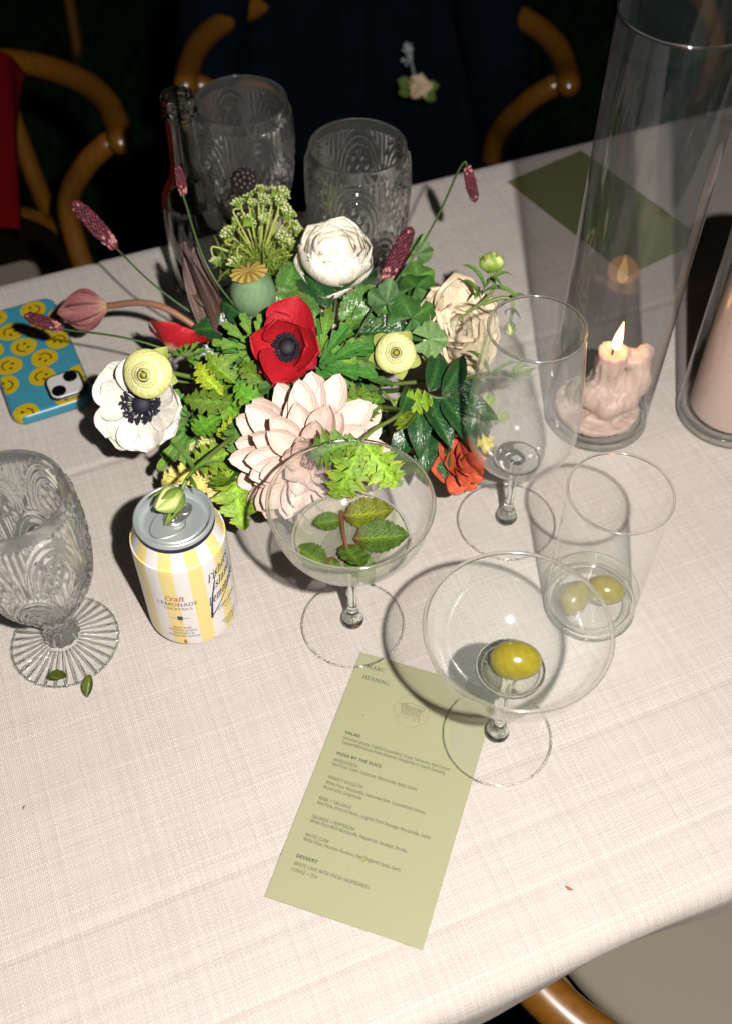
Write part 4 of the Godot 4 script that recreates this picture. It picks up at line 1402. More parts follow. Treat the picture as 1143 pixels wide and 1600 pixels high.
	for k in 6:
		var rr := 0.0115 + 0.0028 * k      # petals that hug a ball of this radius
		var pm := []
		for q in 3:
			pm.append(petal(rr * (2.25 - 0.07 * k + 0.1 * q), rr * 1.0, {"b0": -0.05, "b1": 2.25 - 0.09 * k, "cup": 0.42, "tip": 0.24, "peak": 1.25, "base": 0.3, "ruffle": 0.012, "seed": k + q * 1.7, "nv": 18, "nu": 12}, cream))
		ring(t, pm, 4 + k / 3, 0.0, 0.001, 0.0155 - 0.0026 * k, k * 0.75, M.petal, "petal", 0.1)
	ring(t, [petal(0.041, 0.0215, {"b0": -0.1, "b1": 1.5, "cup": 0.4, "tip": 0.26, "peak": 1.35, "ruffle": 0.03, "seed": 9.0, "nu": 12}, cream)], 5, -0.12, 0.002, -0.003, 0.9, M.petal, "petal", 0.25)
	var dro := petal(0.032, 0.014, {"b0": -0.9, "b1": -1.5, "cup": 0.5, "tip": 0.5, "peak": 1.4, "seed": 3.0}, cream)
	var inv := t.basis.inverse()
	part("petal", dro, M.petal, t, Transform3D(inv * lay(Vector3(-0.1, 0.1, 1), Vector3(0, 1, 0.3)), inv * Vector3(-0.004, -0.006, 0.012)))
	# cream rose, ruffled
	var beige := func(u, v): return Color(0.68, 0.56, 0.37).lerp(Color(0.76, 0.68, 0.5), v).lerp(Color(0.55, 0.36, 0.2), 0.5 * smoothstep(0.9, 1.0, v) + 0.2 * smoothstep(0.8, 1.0, absf(u)))
	at = Vector3(0.0639, 0.8400, -0.6691)
	t = head("cream_rose", "ruffled cream rose at the right of the bunch, behind the green button bloom", "flower", at, Vector3(0.4, 0.66, 0.55), V + Vector3(0.03, 0.05, 0), 0.0024, M.stem)
	for k in 6:
		var s := k / 5.0
		var pm := []
		for q in 3:
			pm.append(petal(lerpf(0.018, 0.044, s), lerpf(0.010, 0.022, s), {"b0": lerpf(1.2, 0.3, s), "b1": lerpf(1.9, 0.9, s), "cup": 0.4, "tip": 0.4, "peak": 1.7, "ruffle": 0.14, "seed": k * 1.3 + q * 2.1, "nu": 12}, beige))
		ring(t, pm, 4 + k, 0.05, 0.002 + 0.002 * s, 0.002 * (1.0 - s), k * 0.7, M.petal, "petal", 0.25)
	# orange red bloom
	var orange := func(u, v): return Color(0.42, 0.05, 0.012).lerp(Color(0.6, 0.11, 0.045), v).lerp(Color(0.2, 0.015, 0.01), 0.5 * absf(sin(u * 8.0 + v * 4.0)) * (1.0 - v))
	at = Vector3(0.0710, 0.8100, -0.5501)
	t = head("orange_flower", "small orange red flower nodding beside the wine glass", "flower", at, Vector3(0.5, 0.7, 0.5), V + Vector3(0.03, 0.04, 0.03), 0.0016, M.dark_stem)
	var po := [petal(0.022, 0.0108, {"b0": 0.1, "b1": 0.7, "cup": 0.45, "tip": 0.45, "peak": 1.4, "ruffle": 0.06, "seed": 1.0}, orange), petal(0.021, 0.0102, {"b0": 0.3, "b1": 0.5, "cup": 0.5, "tip": 0.45, "peak": 1.4, "ruffle": 0.08, "seed": 2.0}, orange)]
	ring(t, po, 6, -0.35, 0.002, -0.001, 0.0, M.petal)
	ring(t, po, 5, 0.15, 0.002, 0.001, 0.5, M.petal, "petal", 0.2, 0.9)
	ring(t, po, 4, 0.6, 0.0015, 0.002, 0.2, M.petal, "petal", 0.2, 0.7)
	# mauve tulip on a bowed stem
	var mauve := func(u, v): return Color(0.22, 0.06, 0.065).lerp(Color(0.32, 0.14, 0.13), 0.5 + 0.5 * sin(u * 24.0 + v * 3.0) * 0.35).lerp(Color(0.16, 0.05, 0.05), smoothstep(0.65, 1.0, absf(u)) * 0.7).lerp(Color(0.4, 0.25, 0.15), smoothstep(0.2, 0.0, v))
	at = Vector3(-0.2169, 0.8350, -0.7065)
	var axis: Vector3 = Vector3(-0.2584, 0.8250, -0.7067) - at
	t = head("mauve_tulip", "closed dusky mauve tulip bowing out over the phone", "flower", at, axis, V + Vector3(-0.03, 0.05, -0.01), 0.0029, mat(0.33, 0.16, 0.09, 0.5), "", Vector3(-0.1618, 0.8500, -0.6850))
	var pt := petal(0.043, 0.0165, {"b0": 1.05, "b1": 1.85, "pow": 0.7, "cup": 0.62, "tip": 0.6, "peak": 0.95, "nu": 12, "base": 0.3}, mauve)
	ring(t, [pt], 3, 0.0, 0.002, 0.0, 0.2, M.petal, "petal", 0.05)
	ring(t, [pt], 3, 0.06, 0.0015, 0.0, 0.2 + PI / 3, M.petal, "petal", 0.05, 0.97)

func anemone_eye(t: Node3D, r: float, ring_r: float, c: Color) -> void:
	var b := Buf.new()
	b.ball(Vector3(0, 0.006, 0), Vector3(r, r * 0.75, r), 28, 14, func(s, v): return 1.0 + 0.05 * sin(s * TAU * 14) * sin(v * PI * 12))
	part("centre", b, mat(c.r, c.g, c.b, 0.7), t)
	b = Buf.new()
	for k in 200:
		var a := rng.randf() * TAU
		var rr := ring_r * rng.randf_range(0.68, 1.05)
		var tip := Vector3(rr * cos(a), rng.randf_range(0.0075, 0.0115), rr * sin(a))
		b.tube([Vector3(r * 0.7 * cos(a), 0.005, r * 0.7 * sin(a)), (tip + Vector3(r * 0.8 * cos(a), 0.003, r * 0.8 * sin(a))) * 0.5, tip], [0.0002], 4, false)
		b.ball(tip, Vector3(0.0011, 0.0009, 0.0011), 6, 4)
	part("stamens", b, mat(c.r * 0.8, c.g * 0.8, c.b, 0.65), t)

func small_stems() -> void:
	var b: Buf
	# button ranunculus, tightly closed and pale green
	var pale := func(u, v): return Color(0.5, 0.55, 0.13)
	var sep := petal(0.017, 0.0062, {"b0": 0.1, "b1": -0.5, "cup": 0.4, "tip": 0.8, "peak": 0.9}, func(u, v): return Color(0.26, 0.36, 0.05).lerp(Color(0.45, 0.5, 0.14), v))
	var spots := [[Vector3(-0.1586, 0.8820, -0.5773), Vector3(-0.1, 0.6, 0.78), "pale green button bloom in front of the white anemone", 1.25], [Vector3(0.0222, 0.8680, -0.6134), Vector3(0.02, 0.7, 0.7), "pale yellow button bloom in front of the cream rose", 1.08]]
	for i in 2:
		var q: Array = spots[i]
		var t := head("button_ranunculus", q[2], "flower", q[0], q[1], V + Vector3(-0.02 + 0.05 * i, 0.05, 0.01), 0.0018, M.stem, "tightly closed ranunculus")
		# overlapping petal shells
		for k in 5:
			b = Buf.new()
			var r: float = (0.0146 - 0.0026 * k) * q[3]
			var lift := 0.0008 + 0.0016 * k
			b.tint = Color(0.5, 0.53, 0.14).lerp(Color(0.78, 0.76, 0.40), 0.35 + 0.5 * (k % 2) + 0.1 * i)
			b.lathe(smooth([Vector2(0.002, -0.004), Vector2(r * 0.75, -0.0035 + lift), Vector2(r, 0.001 + lift), Vector2(r * 0.93, 0.0048 + lift), Vector2(r * 0.72, 0.0073 + lift), Vector2(r * 0.62, 0.0076 + lift)], 4), 36, func(s, _k, p): return Vector2(p.x * (1.0 + 0.02 * sin(s * TAU * 3 + k * 2.0)), p.y))
			part("petal", b, M.petal, t)
		b = Buf.new()
		b.ball(Vector3(0, 0.0128, 0), Vector3(0.0022, 0.0018, 0.0022), 12, 8)
		part("centre", b, mat(0.36, 0.36, 0.05, 0.5), t)
		ring(t, [sep], 5, -0.1, 0.005, -0.003, 0.3, M.leaf, "sepal", 0.2)
	# burnet spikes
	var spike := Buf.new()
	var bead := Buf.new()
	for k in 250:
		var y := k / 250.0
		var a := k * 2.39996
		var r := 0.0056 * pow(sin(PI * (0.06 + 0.9 * y)), 0.35)
		var s := rng.randf_range(0.0009, 0.0017)
		spike.tint = Color(0.03, 0.003, 0.009).lerp(Color(0.13, 0.014, 0.03), rng.randf())
		if rng.randf() < (0.5 if y < 0.16 else 0.025):
			spike.tint = Color(0.36, 0.14, 0.14)
		spike.ball(Vector3(r * cos(a) + jit(0.0004), 0.04 * y, r * sin(a) + jit(0.0004)), Vector3(s, s * 1.2, s), 5, 3)
	spike.tint = Color(0.08, 0.012, 0.02)
	spike.tube([Vector3(0, 0.0, 0), Vector3(0, 0.02, 0), Vector3(0, 0.04, 0)], [0.0035, 0.004, 0.0028], 10)
	var sp := spike.done()
	var SP := [
		[Vector3(-0.2086, 0.8750, -0.7358), Vector3(-0.2388, 0.9000, -0.7579), V + Vector3(-0.02, 0.05, -0.02), 1.0, "dark red burnet spike leaning furthest out at the upper left", Vector3(-0.1609, 0.8600, -0.6899)],
		[Vector3(-0.1428, 0.9300, -0.7283), Vector3(-0.1477, 0.9400, -0.7486), V + Vector3(-0.005, 0.05, -0.02), 0.62, "short burnet spike standing before the bottle neck", Vector3(-0.1166, 0.8900, -0.6709)],
		[Vector3(0.0830, 0.9180, -0.7816), Vector3(0.0895, 0.9000, -0.7623), V + Vector3(0.02, 0.05, -0.02), 0.72, "burnet spike hanging from the tip of a long bent stem at the upper right", Vector3(0.0406, 0.9000, -0.6961)],
		[Vector3(0.0159, 0.8850, -0.6801), Vector3(0.0348, 0.9050, -0.7154), V + Vector3(0.02, 0.05, -0.01), 1.0, "thick burnet spike right of the white ranunculus", Vector3(-0.0057, 0.8700, -0.6342)],
		[Vector3(-0.2452, 0.8500, -0.6626), Vector3(-0.2742, 0.8520, -0.6741), V + Vector3(-0.03, 0.05, 0), 0.8, "burnet spike lying across the mauve tulip over the phone", Vector3(-0.1715, 0.8600, -0.6336)]]
	for q in SP:
		var d: Vector3 = q[1] - q[0]
		var t := thing("burnet_spike", q[4], "flower", q[0], aim(d), "dark red burnet spikes")
		var k: float = d.length() / 0.04
		part("flower_spike", sp, M.plain, t, Transform3D(Basis.from_scale(Vector3(q[3], k, q[3]) if q[3] < 0.9 else Vector3(1.05, k, 1.05)), Vector3.ZERO))
		b = Buf.new()
		var p1: Vector3 = q[0]
		var via := [p1, p1 - d.normalized() * 0.006, q[5], q[2]]
		if q[0].y - T > 0.16 and q[3] > 0.7:
			via[1] = p1 + Vector3(-0.006, 0.002, 0.003)
		b.tube(curve(local(t, via), 10), [0.0009], 6)
		part("stem", b, M.dark_stem, t)
	# poppy pod
	var at: Vector3 = Vector3(-0.0891, 0.8750, -0.6751)
	var t := head("poppy_pod", "round grey green poppy seed pod with a golden crown", "flower", at, Vector3(-0.12, 0.95, -0.12), V + Vector3(-0.005, 0.05, -0.01), 0.0026, M.dark_stem)
	b = Buf.new()
	var nz := FastNoiseLite.new()
	nz.frequency = 3.0
	b.grid(40, 24, func(s, v):
		var a: float = s * TAU
		var e: float = (v - 0.5) * PI
		var k := 1.0 + 0.012 * cos(a * 11.0) * cos(e)
		return Vector3(cos(a) * cos(e) * 0.0182 * k, sin(e) * 0.0195, -sin(a) * cos(e) * 0.0182 * k), true, func(s, v): return Color(0.07, 0.14, 0.07).lerp(Color(0.16, 0.25, 0.12), 0.5 + 0.6 * nz.get_noise_3d(cos(s * TAU) * 2, v * 3, sin(s * TAU) * 2)))
	part("pod", b, vmat(0.75, 0.0), t)
	b = Buf.new()
	b.grid(72, 6, func(s, v):
		var ridge: float = 0.5 + 0.5 * cos(s * TAU * 12)
		var r: float = 0.0155 * v * (0.86 + 0.14 * ridge)
		return Vector3(r * cos(s * TAU), 0.0195 + 0.0042 * v - 0.006 * v * v + 0.0016 * ridge * v, -r * sin(s * TAU)), true, func(s, v): return Color(0.16, 0.09, 0.015).lerp(Color(0.4, 0.3, 0.07), 0.5 + 0.5 * cos(s * TAU * 12)))
	part("crown", b, vmat(0.7, 0.0), t)
	# withered tulip, brown purple and furrowed
	at = Vector3(-0.1135, 0.8350, -0.6503)
	var tip: Vector3 = Vector3(-0.1427, 0.9050, -0.7008)
	t = thing("withered_tulip", "withered brown purple tulip standing before the glass bottle", "flower", at, aim(tip - at))
	var wl := (tip - at).length()
	var dry := func(u, v): return Color(0.2, 0.105, 0.07).lerp(Color(0.05, 0.028, 0.03), 0.5 + 0.5 * sin(u * 26.0 + sin(v * 9.0) * 1.5)).lerp(Color(0.32, 0.22, 0.14), smoothstep(0.35, 0.0, v) * 0.6).lerp(Color(0.06, 0.04, 0.045), 0.6 * v)
	var pd := [petal(wl, 0.0125, {"b0": 1.46, "b1": 1.62, "cup": 0.5, "tip": 0.5, "peak": 0.85, "nu": 16, "nv": 20, "ruffle": 0.06, "seed": 2.0, "base": 0.4}, dry), petal(wl * 0.94, 0.0115, {"b0": 1.5, "b1": 1.66, "cup": 0.6, "tip": 0.55, "peak": 0.85, "nu": 16, "nv": 20, "ruffle": 0.04, "seed": 5.0, "base": 0.4}, dry)]
	ring(t, pd, 3, 0.0, 0.002, 0.0, 0.4, M.petal, "petal", 0.15)
	var side := petal(wl * 0.7, 0.0035, {"b0": 1.2, "b1": 0.9, "cup": 0.8, "tip": 0.6, "peak": 0.8, "nu": 8, "ruffle": 0.03}, dry)
	var inv := t.basis.inverse()
	part("petal", side, M.petal, t, Transform3D(inv * lay(Vector3(-0.1612, 0.8800, -0.7169) - Vector3(-0.1284, 0.8700, -0.6656), Vector3(0, 0.5, 1)) * Basis(Vector3.BACK, -1.2), inv * (Vector3(-0.1267, 0.8680, -0.6664) - at)))
	b = Buf.new()
	b.tube(local(t, [at, (at + V + Vector3(-0.01, 0.05, 0)) / 2, V + Vector3(-0.01, 0.05, 0)]), [0.003], 8)
	part("stem", b, M.dark_stem, t)
	# dark scabious bud behind the lace
	at = Vector3(-0.0997, 0.9150, -0.7681)
	t = head("dark_bud", "almost black berry-like flower bud behind the green lace umbel", "flower", at, Vector3(-0.1, 0.9, 0.2), V + Vector3(-0.01, 0.05, -0.02), 0.0012, M.dark_stem)
	b = Buf.new()
	for k in 40:
		var y := 1.0 - 2.0 * (k + 0.5) / 40
		var a := k * 2.39996
		var r := sqrt(1.0 - y * y)
		b.ball(Vector3(r * cos(a), y * 0.75, r * sin(a)) * 0.0085, Vector3.ONE * 0.003, 8, 6)
	part("florets", b, mat(0.012, 0.004, 0.007, 0.6), t)
	lace()
	# buds
	bud(Vector3(0.0980, 0.8950, -0.6764), Vector3(0.0974, 0.9050, -0.6865), 0.0125, "plump green bud on a stalk at the upper right, with curled leaves", V + Vector3(0.03, 0.05, -0.01), Vector3(0.0879, 0.8700, -0.6656), 6)
	bud(Vector3(-0.1241, 0.8775, -0.4672), Vector3(-0.1369, 0.8820, -0.4508), 0.0115, "pale green bud drooping over the lid of the can", V + Vector3(-0.02, 0.05, 0.02), Vector3(-0.1145, 0.8750, -0.4945), 3)
	bud(Vector3(0.1105, 0.8550, -0.6024), Vector3(0.1280, 0.8570, -0.6088), 0.0045, "thin green bud seen through the wine glass", V + Vector3(0.04, 0.05, 0), Vector3(0.0841, 0.8500, -0.6055), 4)
	bud(Vector3(-0.0603, 0.8800, -0.6398), Vector3(-0.0582, 0.8920, -0.6399), 0.009, "pale unopened bud between the poppy pod and the red anemone", V + Vector3(0, 0.05, 0), Vector3(-0.0612, 0.8600, -0.6454), 0)
	bud(Vector3(0.1165, 0.8500, -0.6679), Vector3(0.1148, 0.8480, -0.6572), 0.006, "small brown tipped bud hanging inside the outline of the wine glass rim", V + Vector3(0.03, 0.05, -0.01), Vector3(0.1021, 0.8700, -0.6733), 2)

func bud(at: Vector3, tip: Vector3, r: float, label: String, foot: Vector3, via: Vector3, tails: int) -> void:
	var d := tip - at
	var t := thing("flower_bud", label, "flower bud", at, aim(d, 0.4))
	var b := Buf.new()
	var l := d.length() * 1.1
	b.grid(30, 14, func(s, v):
		var a: float = s * TAU
		var rr: float = r * pow(maxf(sin(PI * pow(lerpf(0.04, 0.985, v), 0.8)), 0.0), 0.7) * (1.0 + 0.1 * cos(a * 5.0 + v * 2.5))
		return Vector3(rr * cos(a), l * v * 1.0, -rr * sin(a)) * Vector3(0.75, 1, 0.75), true, func(s, v): return Color(0.16, 0.26, 0.035).lerp(Color(0.55, 0.56, 0.24), (0.5 + 0.5 * cos(s * TAU * 5.0 + v * 2.5 + 2.0)) * smoothstep(0.1, 0.6, v)))
	part("bud", b, M.plain, t)
	var sepal := petal(l * 1.05, r * 0.38, {"b0": 0.75, "b1": 1.9, "cup": 0.6, "tip": 0.8, "peak": 0.8}, func(u, v): return Color(0.13, 0.24, 0.03).lerp(Color(0.3, 0.38, 0.08), v * 0.6))
	ring(t, [sepal], 5, 0.0, r * 0.25, -0.001, 0.2, M.leaf, "sepal", 0.15)
	b = Buf.new()
	b.tube(curve(local(t, [at, via, foot]), 12), taper(0.0013, 0.0018, 25), 8)
	part("stem", b, M.stem, t)
	var tail := petal(0.034, 0.0024, {"b0": 0.9, "b1": -1.2, "cup": 0.6, "tip": 0.7, "peak": 0.9}, func(_u, v): return Color(0.06, 0.15, 0.025).lerp(Color(0.16, 0.27, 0.05), v))
	var inv := t.transform.affine_inverse()
	for k in tails:
		var base := at.lerp(via, 0.35 + 0.55 * k / maxf(tails, 1))
		var dir := Vector3(sin(k * 2.3 + 0.6), 0.35 + 0.3 * cos(k * 3.0), cos(k * 1.7) * 0.9)
		part("leaf", tail, M.leaf, t, inv * Transform3D(lay(dir, Vector3.UP).scaled(Vector3.ONE * (0.75 + 0.1 * (k % 4))), base))

func lace() -> void:
	# a green lace umbel closing up: bowed rays, florets at their ends, thread-like bracts below
	var foot: Vector3 = Vector3(-0.0930, 0.8250, -0.7248)
	var top: Vector3 = Vector3(-0.0867, 0.8750, -0.7643)
	var t := thing("lace_umbel", "green lace flower umbel with tiny white florets, at the back of the bunch", "flower", foot, aim(top - foot))
	var l := (top - foot).length()
	var b := Buf.new()
	b.tube(local(t, [V + Vector3(0, 0.05, -0.01), foot, foot.lerp(top, 0.55)]), [0.0032, 0.0032, 0.0046], 10)
	part("stem", b, mat(0.24, 0.33, 0.06, 0.5), t)
	var y0 := l * 0.5
	var ray_m := mat(0.5, 0.58, 0.12, 0.5)
	var fl := Buf.new()
	for k in 46:
		var a := k * 2.39996
		var rr := 0.0068 * sqrt((k + 0.5) / 46.0)
		fl.tint = Color(0.2, 0.32, 0.04)
		var tip := Vector3(rr * cos(a) + jit(0.0008), 0.0062 + 0.0026 * (1.0 - rr / 0.0068) + jit(0.0012), rr * sin(a) + jit(0.0008))
		fl.tube([Vector3.ZERO, tip * Vector3(0.5, 0.6, 0.5), tip], [0.00022], 3, false)
		fl.tint = Color(0.32, 0.40, 0.09) if k % 3 else Color(0.74, 0.74, 0.52)
		fl.ball(tip, Vector3.ONE * rng.randf_range(0.0005, 0.0009), 5, 3)
	var fm := fl.done()
	for k in 36:
		var a := k * 2.39996 + jit(0.2)
		var f := sqrt((k + 0.5) / 36.0)
		var rad := 0.034 * f
		var hh := y0 + lerpf(0.054, 0.012, f * f) + jit(0.007)
		var dir := Vector3(cos(a), 0, sin(a))
		var end := dir * rad + Vector3(0, hh, 0)
		if k in [34, 31]:
			end = dir * 0.036 + Vector3(0, y0 - 0.006, 0)
		b = Buf.new()
		b.tube(curve([Vector3(0, y0, 0), dir * rad * 0.75 + Vector3(0, lerpf(y0, hh, 0.55), 0), dir * rad * 1.25 + Vector3(0, hh - 0.003, 0), end], 6), taper(0.0011, 0.0006, 19), 5)
		part("ray", b, ray_m, t)
		part("floret_cluster", fm, M.plain, t, Transform3D(aim(dir * (0.7 if k % 3 else -0.5) + Vector3(jit(0.5), 1, jit(0.5))).scaled(Vector3.ONE * rng.randf_range(0.75, 1.2)), end))
	b = Buf.new()
	for k in 240:
		var a := rng.randf() * TAU
		var dir := Vector3(cos(a), 0, sin(a))
		var s := rng.randf_range(0.5, 1.0)
		b.tube(curve([Vector3(0, y0 - 0.003, 0), dir * 0.013 * s + Vector3(0, y0 + rng.randf_range(-0.004, 0.006), 0), dir * 0.028 * s + Vector3(jit(0.008), y0 + rng.randf_range(-0.014, 0.016), jit(0.008)), dir * 0.034 * s + Vector3(jit(0.012), y0 + rng.randf_range(-0.02, 0.022), jit(0.012))], 4), [0.00055, 0.0003], 4, false)
	part("bracts", b, mat(0.26, 0.4, 0.045, 0.5), t)

func tone(c: Color, d: Color) -> Callable:
	return func(u, v): return c.lerp(d, clampf(0.25 + 0.5 * absf(u) * (0.6 + 0.4 * sin(v * 40.0)) + 0.25 * v, 0.0, 1.0)).lerp(Color(d.g * 1.15, d.g * 0.95, d.b * 1.6), 0.55 * smoothstep(0.75, 1.0, absf(u)) * (0.5 + 0.5 * sin(v * 17.0)))

func sprig(called: String, label: String, stem: Array, m: Material) -> Node3D:
	var t := thing(called, label, "foliage", stem[0])
	var b := Buf.new()
	b.tube(curve(local(t, stem), 10), taper(0.0018, 0.0011, 10 * (stem.size() - 1) + 1), 7)
	part("stem", b, m, t)
	return t

func put_leaf(t: Node3D, me: ArrayMesh, at: Vector3, dir: Vector3, up: Vector3, k: float, m: Material) -> void:
	if m == M.leaf:
		m = M.leaves[rng.randi() % 5]
	part("leaf", me, m, t, Transform3D(lay(dir, up).scaled(Vector3.ONE * k), at - t.position))

